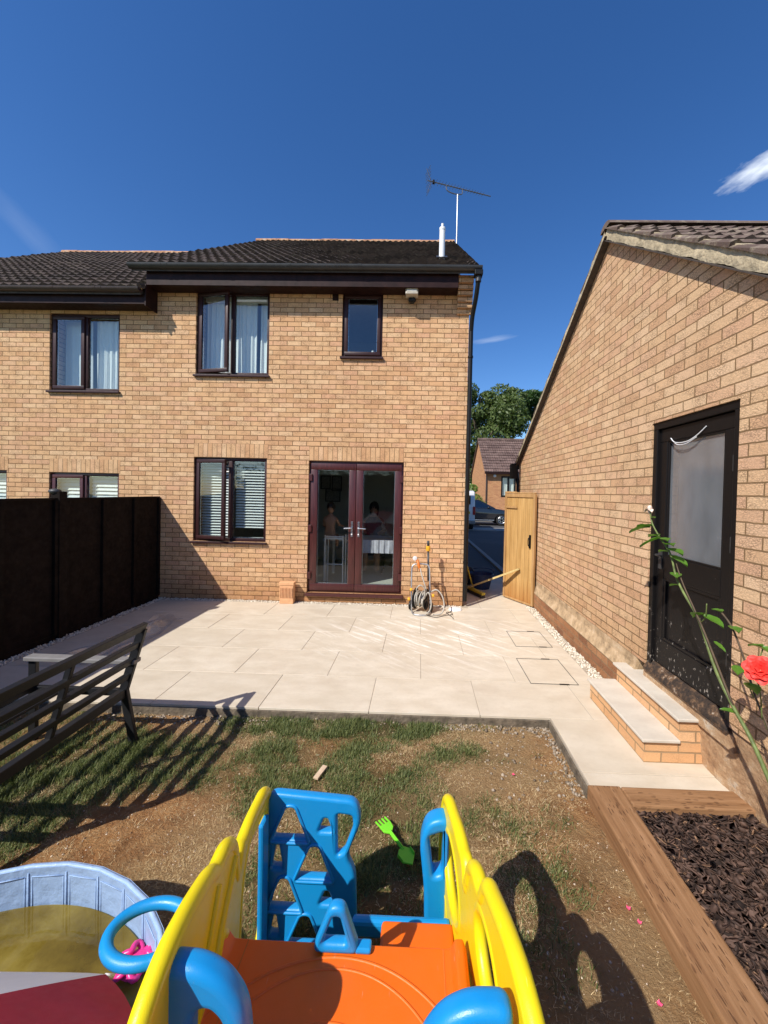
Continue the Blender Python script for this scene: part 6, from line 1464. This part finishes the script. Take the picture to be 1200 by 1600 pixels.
# child's parasol
Cc = Vector((-1.115, 0.55, 0.792)); e1 = Vector((0.4676, 0.7106, -0.5258)); e2 = Vector((-0.8839, 0.3663, -0.2909)); nn = Vector((-0.0141, 0.6007, 0.7993)); PRR = 0.633
ps = thing('parasol', Cc - nn * 0.9, 'red and white childs parasol leaning over the paddling pool', 'parasol')
nseg = 6
def cpt(ang, r_): # canopy surface point
    k = (ang / (2 * PI) * nseg) % 1.0; sc = 1 - 0.02 * math.sin(PI * k) * (r_ ** 2)
    return Cc + (e1 * math.cos(ang) + e2 * math.sin(ang)) * (PRR * r_ * sc) + nn * (0.045 * (1 - r_ ** 1.8)) - nn * 0.018 * math.sin(PI * k) * r_
for s_ in range(nseg):
    mb = MB(); nA, nR = 10, 12; vs = []
    for j in range(nR + 1):
        for i in range(nA + 1): vs.append(cpt(2 * PI * (s_ + i / nA) / nseg - (1e-6 if i == nA else 0), j / nR))
    mb.add(vs, [(j * (nA + 1) + i, j * (nA + 1) + i + 1, (j + 1) * (nA + 1) + i + 1, (j + 1) * (nA + 1) + i) for j in range(nR) for i in range(nA)])
    mk('canopy_panel', mb, 'canopy_white' if s_ % 2 == 0 else 'canopy_red', ps, smooth=True)
    a = 2 * PI * s_ / nseg; mk('rib', MB().tube([cpt(a, j / 8) - nn * 0.006 for j in range(9)], 0.003, 6), 'galvanised', ps, smooth=True)
    mk('rib_tip', MB().tube([cpt(a, 1.0) - nn * 0.004, cpt(a, 1.04) - nn * 0.006], [0.006, 0.005], 8), 'white_ceramic', ps, smooth=True)
mk('pole', MB().tube([Cc + nn * 0.08, Cc - nn * 0.95], 0.010, 10), 'white_pvc', ps, smooth=True)

# ------------------------------------------------------------------ things by the house
# airbrick
br = thing('clay_air_brick', (-2.03, 5.94, 0), 'ribbed terracotta vent brick standing on end left of the doors', 'brick')
mb = MB().box(-2.14, -1.925, 5.90, 6.0, 0.0, 0.29)
mk('block', mb, 'clay', br, bevel=0.006)
rb = MB()
for i in range(9): rb.box(-2.13 + i * 0.0225, -2.118 + i * 0.0225, 5.888, 5.8995, 0.10, 0.25)
mk('ribs', rb, 'clay', br, bevel=0.002); mk('cap', MB().box(-2.15, -1.915, 5.893, 6.005, 0.2905, 0.335), 'clay', br, bevel=0.006)
# white dish
ds = MB(); prof_ = [(0.0, 0.03), (0.07, 0.03), (0.085, 0.02), (0.095, 0.0), (0.0, 0.0)]
n = 24; vs = [(0.59 + r_ * math.cos(2 * PI * i / n) * 1.1, 5.86 + r_ * math.sin(2 * PI * i / n), z + 0.002) for r_, z in prof_[1:4] for i in range(n)]
ds.add(vs, [(j * n + i, j * n + (i + 1) % n, (j + 1) * n + (i + 1) % n, (j + 1) * n + i) for j in range(2) for i in range(n)] + [tuple(range(n))])
tag(mk('pipe_cover', ds, 'white_ceramic', smooth=40), 'flat round white cap lying on the patio at the house corner', 'cap')
# hose reel
hr = thing('hose_reel', (0.12, 5.75, 0), 'wheeled hose reel with grey hose standing by the french doors', 'hose reel')
f = MB()
f.tube(smooth_poly([(-0.075, 5.66, 0.03), (-0.085, 5.70, 0.35), (-0.085, 5.76, 0.62), (-0.06, 5.775, 0.685), (0.0, 5.78, 0.70), (0.10, 5.78, 0.70), (0.155, 5.775, 0.685), (0.18, 5.76, 0.62), (0.19, 5.70, 0.35), (0.20, 5.64, 0.03)], 5, False), 0.0115, 10)
f.tube(smooth_poly([(-0.075, 5.66, 0.03), (-0.05, 5.54, 0.015), (0.02, 5.50, 0.015), (0.10, 5.50, 0.015), (0.17, 5.53, 0.015), (0.20, 5.64, 0.03)], 5, False), 0.0105, 10)
mk('frame', f, 'galvanised', hr, smooth=True)
ax = Vector((0.93, -0.30, 0.0)).normalized(); hc = Vector((0.06, 5.73, 0.19))
for s_ in (-1, 1):
    c_ = hc + ax * (0.085 * s_); mb = MB().disc(c_, ax, 0.155, 0.012, 28); fl_ = mk('flange', mb, 'black_pvc', hr, smooth=40, bevel=0.003)
    for k in range(6):
        t_ = 2 * PI * k / 6; dd = ax.cross(Vector((0, 0, 1))).normalized() * math.cos(t_) + Vector((0, 0, 1)) * math.sin(t_)
        mk('spoke', MB().bar(c_ + ax * 0.011 * s_, c_ + ax * 0.011 * s_ + dd * 0.14, 0.014, 0.008, ax), 'grey_gutter', fl_)
    mk('wheel', MB().disc(hc + ax * (0.16 * s_) - Vector((0, 0, 0.115)), ax, 0.07, 0.03, 20), 'black_pvc', hr, smooth=40, bevel=0.005)
hs_ = MB(); pts = []
for i in range(240):
    t_ = i / 239; tw = (0.5 - 0.5 * math.cos(t_ * 5 * PI)); a = t_ * 2 * PI * 11; r_ = 0.075 + 0.05 * t_ + 0.004 * math.sin(a * 3)
    pr = ax.cross(Vector((0, 0, 1))).normalized(); pts.append(hc + ax * (tw - 0.5) * 0.13 + pr * r_ * math.cos(a) + Vector((0, 0, 1)) * r_ * math.sin(a))
hs_.tube(pts, 0.0088, 7)
hs_.tube(smooth_poly([(0.10, 5.60, 0.26), (0.13, 5.56, 0.36), (0.06, 5.62, 0.58), (0.04, 5.66, 0.66)], 6, False), 0.009, 8)
hs_.tube(smooth_poly([(0.10, 5.58, 0.22), (0.16, 5.52, 0.34), (0.205, 5.50, 0.22), (0.19, 5.48, 0.10), (0.12, 5.5, 0.02)], 6, False), 0.009, 8)
hs_.tube(smooth_poly([(0.20, 5.70, 0.30), (0.29, 5.68, 0.34), (0.37, 5.66, 0.26), (0.40, 5.62, 0.13), (0.36, 5.56, 0.03), (0.24, 5.54, 0.012)], 6, False), 0.0105, 8)
hs_.tube(smooth_poly([(0.02, 5.56, 0.30), (-0.01, 5.53, 0.38), (0.04, 5.52, 0.44), (0.10, 5.53, 0.40), (0.11, 5.54, 0.30), (0.06, 5.53, 0.16)], 6, False), 0.009, 8)
mk('hose', hs_, 'hose_grey', hr, smooth=True)
mk('thin_hose', MB().tube(smooth_poly([(0.14, 5.52, 0.008), (0.28, 5.45, 0.008), (0.42, 5.55, 0.008), (0.52, 5.60, 0.008), (0.50, 5.70, 0.008), (0.44, 5.68, 0.008), (0.50, 5.50, 0.008), (0.52, 5.40, 0.008)], 6, False), 0.004, 6), 'dark_print', hr, smooth=True)
mk('spray_gun', MB().tube([(0.05, 5.68, 0.60), (0.02, 5.69, 0.68), (-0.01, 5.70, 0.78)], [0.014, 0.022, 0.018], 10), 'orange_plastic', hr, smooth=True)
mk('spray_head', MB().disc((-0.045, 5.69, 0.80), (0.3, -0.9, 0.1), 0.030, 0.03, 16, 0.034), 'white_ceramic', hr, smooth=40, bevel=0.004)
mk('lance', MB().tube([(0.165, 5.78, 0.45), (0.155, 5.80, 0.90)], 0.016, 10).tube([(0.155, 5.80, 0.97), (0.15, 5.80, 1.05)], 0.02, 8), 'grey_gutter', hr, smooth=True)
mk('connector', MB().disc((0.152, 5.80, 0.935), (0, 0, 1), 0.034, 0.075, 14), 'amber_plastic', hr, smooth=40, bevel=0.006)
for p_ in ((-0.09, 5.66, 0.34), (-0.12, 5.62, 0.21), (0.235, 5.62, 0.27)): mk('clamp_knob', MB().disc(p_, (1, 0, 0), 0.024, 0.035, 12), 'amber_plastic', hr, smooth=40, bevel=0.004)
# timber batten leaning on the open gate
tag(mk('timber_batten', MB().bar((0.80, 6.95, 0.03), (1.66, 6.30, 0.565), 0.055, 0.03, (0, 0, 1)), 'stick_wood', bevel=0.003), 'pale timber batten leaning across the alley onto the open gate', 'batten')
# yard broom
bm_ = thing('yard_broom', (0.9, 6.9, 0), 'yellow-handled broom leaning on the corner of the house', 'broom')
mk('handle', MB().tube([(1.0, 6.85, 0.08), (0.80, 7.0, 0.80)], 0.013, 10), 'yellow_tool', bm_, smooth=True)
mk('head', MB().bar((0.92, 6.98, 0.08), (1.13, 6.52, 0.075), 0.07, 0.04, (0, 0, 1)), 'yellow_tool', bm_, bevel=0.006)
mk('bristles', MB().bar((0.93, 6.965, 0.035), (1.12, 6.54, 0.03), 0.085, 0.05, (0, 0, 1)), 'dark_print', bm_)
# blue tub
tbn = thing('plastic_tub', (1.22, 7.3, 0), 'dark blue plastic tub standing in the shaded alley', 'tub')
pts = []; n = 20; mb = MB(); vs = []
for r_, z in ((0.14, 0.0), (0.19, 0.28), (0.20, 0.285), (0.205, 0.27), (0.18, 0.275), (0.13, 0.02)):
    for i in range(n): vs.append((1.20 + r_ * 1.15 * math.cos(2 * PI * i / n), 7.25 + r_ * math.sin(2 * PI * i / n), z))
mb.add(vs, [(j * n + i, j * n + (i + 1) % n, (j + 1) * n + (i + 1) % n, (j + 1) * n + i) for j in range(5) for i in range(n)] + [tuple(range(5 * n, 6 * n))])
mk('bowl', mb, 'bucket_blue', tbn, smooth=40); mk('handle', MB().tube(smooth_poly([(0.98, 7.25, 0.27), (1.0, 7.2, 0.36), (1.2, 7.15, 0.40), (1.4, 7.2, 0.36), (1.43, 7.25, 0.27)], 5, False), 0.008, 8), 'bucket_blue', tbn, smooth=True)
hpb = thing('tool_bag', (1.0, 7.35, 0), 'black tool bag lying in the alley behind the broom', 'bag')
mk('bag_body', MB().sphere((0.97, 7.5, 0.17), 0.2, 16, (1, 0.7, 0.85)), 'dark_cloth', hpb, smooth=True); mk('strap', MB().tube(smooth_poly([(0.85, 7.4, 0.28), (0.92, 7.34, 0.36), (1.02, 7.34, 0.36), (1.08, 7.4, 0.28)], 5, False), 0.012, 6), 'dark_print', hpb, smooth=True)

# ------------------------------------------------------------------ rose
ro = thing('rose_bush', (1.70, 1.75, -0.04), 'leggy red rose with bare thorny stems in front of the garage door', 'rose')
X_ = 1.62
def P3(l): return smooth_poly([Vector(v) for v in l], 5, False)
stem1 = P3([(1.66, 1.55, -0.05), (1.65, 1.68, 0.30), (X_, 1.84, 0.60), (X_, 1.97, 0.72), (X_, 2.10, 0.86), (X_, 2.23, 1.08), (X_, 2.36, 1.20), (X_, 2.44, 1.29), (X_, 2.50, 1.42), (X_, 2.62, 1.52), (X_, 2.70, 1.60), (X_, 2.73, 1.68)])
mk('stem', MB().tube(stem1, [0.0105 - 0.0065 * i / (len(stem1) - 1) for i in range(len(stem1))], 8), 'rose_stem', ro, smooth=True)
stem2 = P3([(X_, 1.97, 0.72), (X_ - 0.01, 2.15, 1.0), (X_ - 0.01, 2.26, 1.14), (X_, 2.36, 1.24), (X_, 2.42, 1.33), (X_ + 0.01, 2.46, 1.38)])
mk('stem', MB().tube(stem2, [0.006 - 0.003 * i / (len(stem2) - 1) for i in range(len(stem2))], 7), 'rose_old_stem', ro, smooth=True)
stem3 = P3([(1.66, 1.60, 0.02), (1.68, 1.72, 0.40), (1.69, 1.84, 0.66), (1.69, 1.93, 0.80), (1.68, 1.99, 0.96), (1.67, 2.06, 1.10), (1.66, 2.12, 1.16)])
mk('stem', MB().tube(stem3, 0.005, 7), 'rose_old_stem', ro, smooth=True)
for l in ([(1.68, 1.88, 0.72), (1.66, 1.87, 0.84), (1.62, 1.84, 0.93), (1.60, 1.81, 0.985)], [(X_, 2.22, 1.07), (X_ - 0.01, 2.17, 1.12), (X_ - 0.02, 2.15, 1.2)], [(1.68, 1.93, 0.80), (1.64, 1.91, 0.86), (1.62, 1.89, 0.88)], [(1.66, 1.80, 0.62), (1.62, 1.76, 0.70), (1.60, 1.74, 0.80)], [(1.69, 1.86, 0.68), (1.7, 1.98, 0.86), (1.69, 2.04, 0.90)], [(1.60, 1.84, 0.94), (1.61, 1.83, 1.02), (1.62, 1.82, 1.09)]):
    mk('side_shoot', MB().tube(P3(l), 0.0032, 6), 'rose_stem', ro, smooth=True)
th = MB()
for i in range(6, len(stem1) - 6, 2):
    p_ = stem1[i]; a = random.uniform(0, 2 * PI); d_ = Vector((math.cos(a), math.sin(a), 0.2)); th.tube([p_, p_ + d_ * 0.013], [0.0028, 0.0004], 5)
mk('thorns', th, 'rose_old_stem', ro)
def leaf(p, d, l, w, droop=0.3):
    p = Vector(p); d = Vector(d).normalized(); s_ = d.cross(Vector((0, 0, 1))).normalized(); u_ = s_.cross(d); l *= 1.25; w *= 1.35; vs = []; mb = MB(); n = 8
    for i in range(n + 1):
        t = i / n; ww = w * math.sin(PI * t ** 0.8) ** 0.8 * (1 if 0 < i < n else 0.04); c_ = p + d * l * t - Vector((0, 0, 1)) * droop * l * t * t
        for k in (-1, -0.5, 0, 0.5, 1): vs.append(c_ + s_ * ww * k + u_ * abs(k) * w * 0.35 + u_ * 0.0015 * math.sin(i * 2.2) * abs(k))
    mb.add(vs, [(i * 5 + k, i * 5 + k + 1, (i + 1) * 5 + k + 1, (i + 1) * 5 + k) for i in range(n) for k in range(4)]); return mk('leaf', mb, 'rose_leaf', ro, smooth=True)
t_ = Vector((X_, 2.66, 1.56))
for p_, d_, l, w in (((X_, 2.62, 1.52), (-0.1, 1, 0.1), .085, .026), ((X_, 2.60, 1.51), (-0.5, 0.35, -0.2), .10, .03), ((X_, 2.60, 1.50), (-0.2, -1, 0.25), .09, .028), ((X_, 2.70, 1.58), (-0.3, 0.8, 0.1), .10, .028), ((X_, 2.72, 1.57), (-0.6, 1.0, -.1), .12, .03),
                     ((X_, 2.52, 1.44), (0.1, -1, 0.15), .10, .032), ((X_, 2.55, 1.47), (-0.2, -1, 0.35), .10, .026), ((X_, 2.50, 1.40), (0.3, -0.8, -0.1), .09, .03), ((X_, 2.52, 1.43), (-0.1, 0.9, 0.1), .07, .022),
                     ((X_ - .01, 2.18, 1.12), (0.2, -0.9, 0.0), .09, .028), ((X_, 2.20, 1.12), (0.1, 0.9, -0.15), .08, .03), ((1.62, 1.82, 1.09), (0, -1, 0.0), .075, .022), ((1.62, 1.82, 1.09), (-0.1, 1, 0.0), .06, .020), ((1.62, 1.89, 0.88), (-0.3, -0.9, 0.15), .07, .024), ((1.60, 1.74, 0.80), (0, -1, 0), .07, .02), ((X_, 2.12, 1.0), (0.4, -0.9, -0.3), .05, .014),
                     ((X_, 2.71, 1.64), (0, -0.8, 0.2), .035, .012), ((X_, 2.45, 1.30), (-0.4, -0.8, 0.1), .07, .024), ((X_, 2.40, 1.24), (-0.2, 0.9, 0.0), .06, .02), ((1.67, 2.06, 1.10), (-0.3, -0.8, 0.2), .07, .022), ((1.66, 2.12, 1.16), (0, 0.9, 0.2), .06, .02), ((1.69, 2.04, 0.90), (-0.5, -0.6, 0), .06, .02), ((X_, 1.95, 0.70), (-0.5, 0.7, 0.1), .06, .02), ((1.68, 1.75, 0.55), (-0.6, -0.5, 0.2), .07, .024)): leaf(p_, d_, l, w)
# open bloom
bl = MB(); fc = Vector((1.58, 1.785, 1.0)); ax_ = Vector((-0.65, -0.55, 0.55)).normalized(); a1 = ax_.cross(Vector((0, 0, 1))).normalized(); a2 = ax_.cross(a1)
for ringi, (nr, rr_, tilt, ln2) in enumerate(((7, 0.006, 1.15, 0.062), (7, 0.005, 0.80, 0.052), (6, 0.004, 0.5, 0.042), (5, 0.002, 0.2, 0.032))):
    for k in range(nr):
        a = 2 * PI * (k + 0.37 * ringi) / nr; out = a1 * math.cos(a) + a2 * math.sin(a); sd = ax_.cross(out); vs = []; n1, n2 = 6, 5
        for i in range(n1 + 1):
            t = i / n1; th_ = tilt + 0.35 * t; c_ = fc + out * rr_ + (out * math.sin(th_) + ax_ * math.cos(th_)) * ln2 * t
            wd = ln2 * 0.52 * math.sin(PI * min(1, 0.12 + t * 0.80)) ** 0.7
            for j in range(n2): q = (j / (n2 - 1) - 0.5) * 2; vs.append(c_ + sd * wd * q + ax_ * (q * q) * 0.010 * (1 - 0.4 * t) - out * 0.004 * q * q)
        bl.add(vs, [(i * n2 + j, i * n2 + j + 1, (i + 1) * n2 + j + 1, (i + 1) * n2 + j) for i in range(n1) for j in range(n2 - 1)])
mk('bloom', bl, 'rose_petal', ro, smooth=True)
bd_ = MB().sphere((X_, 2.735, 1.705), 0.016, 12, (1, 1, 1.3)); mk('faded_bud', bd_, 'faded_bud', ro, smooth=True)
for d_ in ((-.3, .9, -.4), (-.2, -.9, -.3), (.3, .3, -.8)): o = leaf((X_, 2.735, 1.70), d_, .035, .012); o.data.materials[0] = MATS['faded_bud']; o.name = 'withered_petal'

# ------------------------------------------------------------------ bits on the lawn
rk = thing('toy_rake', (-0.09, 1.97, LZ), 'lime green plastic toy fork and spade lying on the grass', 'toy')
A = Vector((-0.175, 2.10, -0.035)); B = Vector((0.005, 1.855, -0.045)); d = (B - A); L0 = d.length; d.normalize(); sd = Vector((-d.y, d.x, 0)); upz = Vector((0, 0, 1))
Mr = Matrix.Translation(A) @ Matrix((sd, d, upz)).transposed().to_4x4()
rpl = lambda l: [Mr @ Vector(v) for v in l]
mk('handle', MB().bar(Mr @ Vector((0, 0.095, 0.006)), Mr @ Vector((0.004, L0 - 0.085, 0.006)), 0.017, 0.012).bar(Mr @ Vector((0, 0.10, 0.014)), Mr @ Vector((0.004, L0 - 0.09, 0.014)), 0.006, 0.008), 'toy_green', rk, bevel=0.003)
fk = MB().prism(rpl([(-0.034, 0.045, 0.0), (0.034, 0.045, 0.0), (0.030, 0.085, 0.0), (0.010, 0.105, 0.0), (-0.010, 0.105, 0.0), (-0.030, 0.085, 0.0)]), upz * 0.009)
for k in range(4): x = -0.029 + k * 0.0193; fk.bar(Mr @ Vector((x, 0.05, 0.005)), Mr @ Vector((x, -0.002, -0.006)), 0.008, 0.008)
mk('fork_head', fk, 'toy_green', rk, bevel=0.002)
mk('spade_head', MB().prism(rpl([(-0.016, L0 - 0.095, 0.0), (0.016, L0 - 0.095, 0.0), (0.038, L0 - 0.07, 0.0), (0.036, L0 - 0.03, 0.0), (0.0, L0 + 0.005, 0.0), (-0.036, L0 - 0.03, 0.0), (-0.038, L0 - 0.07, 0.0)]), upz * 0.008).bar(Mr @ Vector((-0.037, L0 - 0.07, 0.01)), Mr @ Vector((-0.035, L0 - 0.03, 0.01)), 0.005, 0.018).bar(Mr @ Vector((0.037, L0 - 0.07, 0.01)), Mr @ Vector((0.035, L0 - 0.03, 0.01)), 0.005, 0.018), 'toy_green', rk, bevel=0.002)
tag(mk('wood_offcut', MB().bar((-0.585, 2.515, -0.055), (-0.62, 2.405, -0.058), 0.034, 0.014), 'offcut_wood', bevel=0.002), 'small pale wood offcut lying on the grass', 'wood offcut')
pts = rand_pts(60, -1.2, 1.05, 1.2, 2.9, ground_h)
pet = MB()
for x, y in ((0.98, 1.72), (0.92, 1.40), (0.66, 2.52), (1.0, 1.67)):
    z = float(ground_h(np.array([x]), np.array([y]))[0]) + 0.012; a = random.uniform(0, 6)
    for k in range(4):
        a2 = a + k * 1.5; c_ = Vector((x + 0.005 * math.cos(a2), y + 0.005 * math.sin(a2), z)); u_ = Vector((math.cos(a2), math.sin(a2), 0.35)) * 0.008; v_ = Vector((-math.sin(a2), math.cos(a2), 0.2)) * 0.006
        pet.add([c_ - u_, c_ - v_ * 0.9, c_ + u_ * 0.9 + Vector((0, 0, .003)), c_ + v_], [(0, 1, 2, 3)])
tag(mk('fallen_petals', pet, 'pink_petal'), 'fallen pink rose petals dotted over the lawn', 'petals', None, 'stuff')
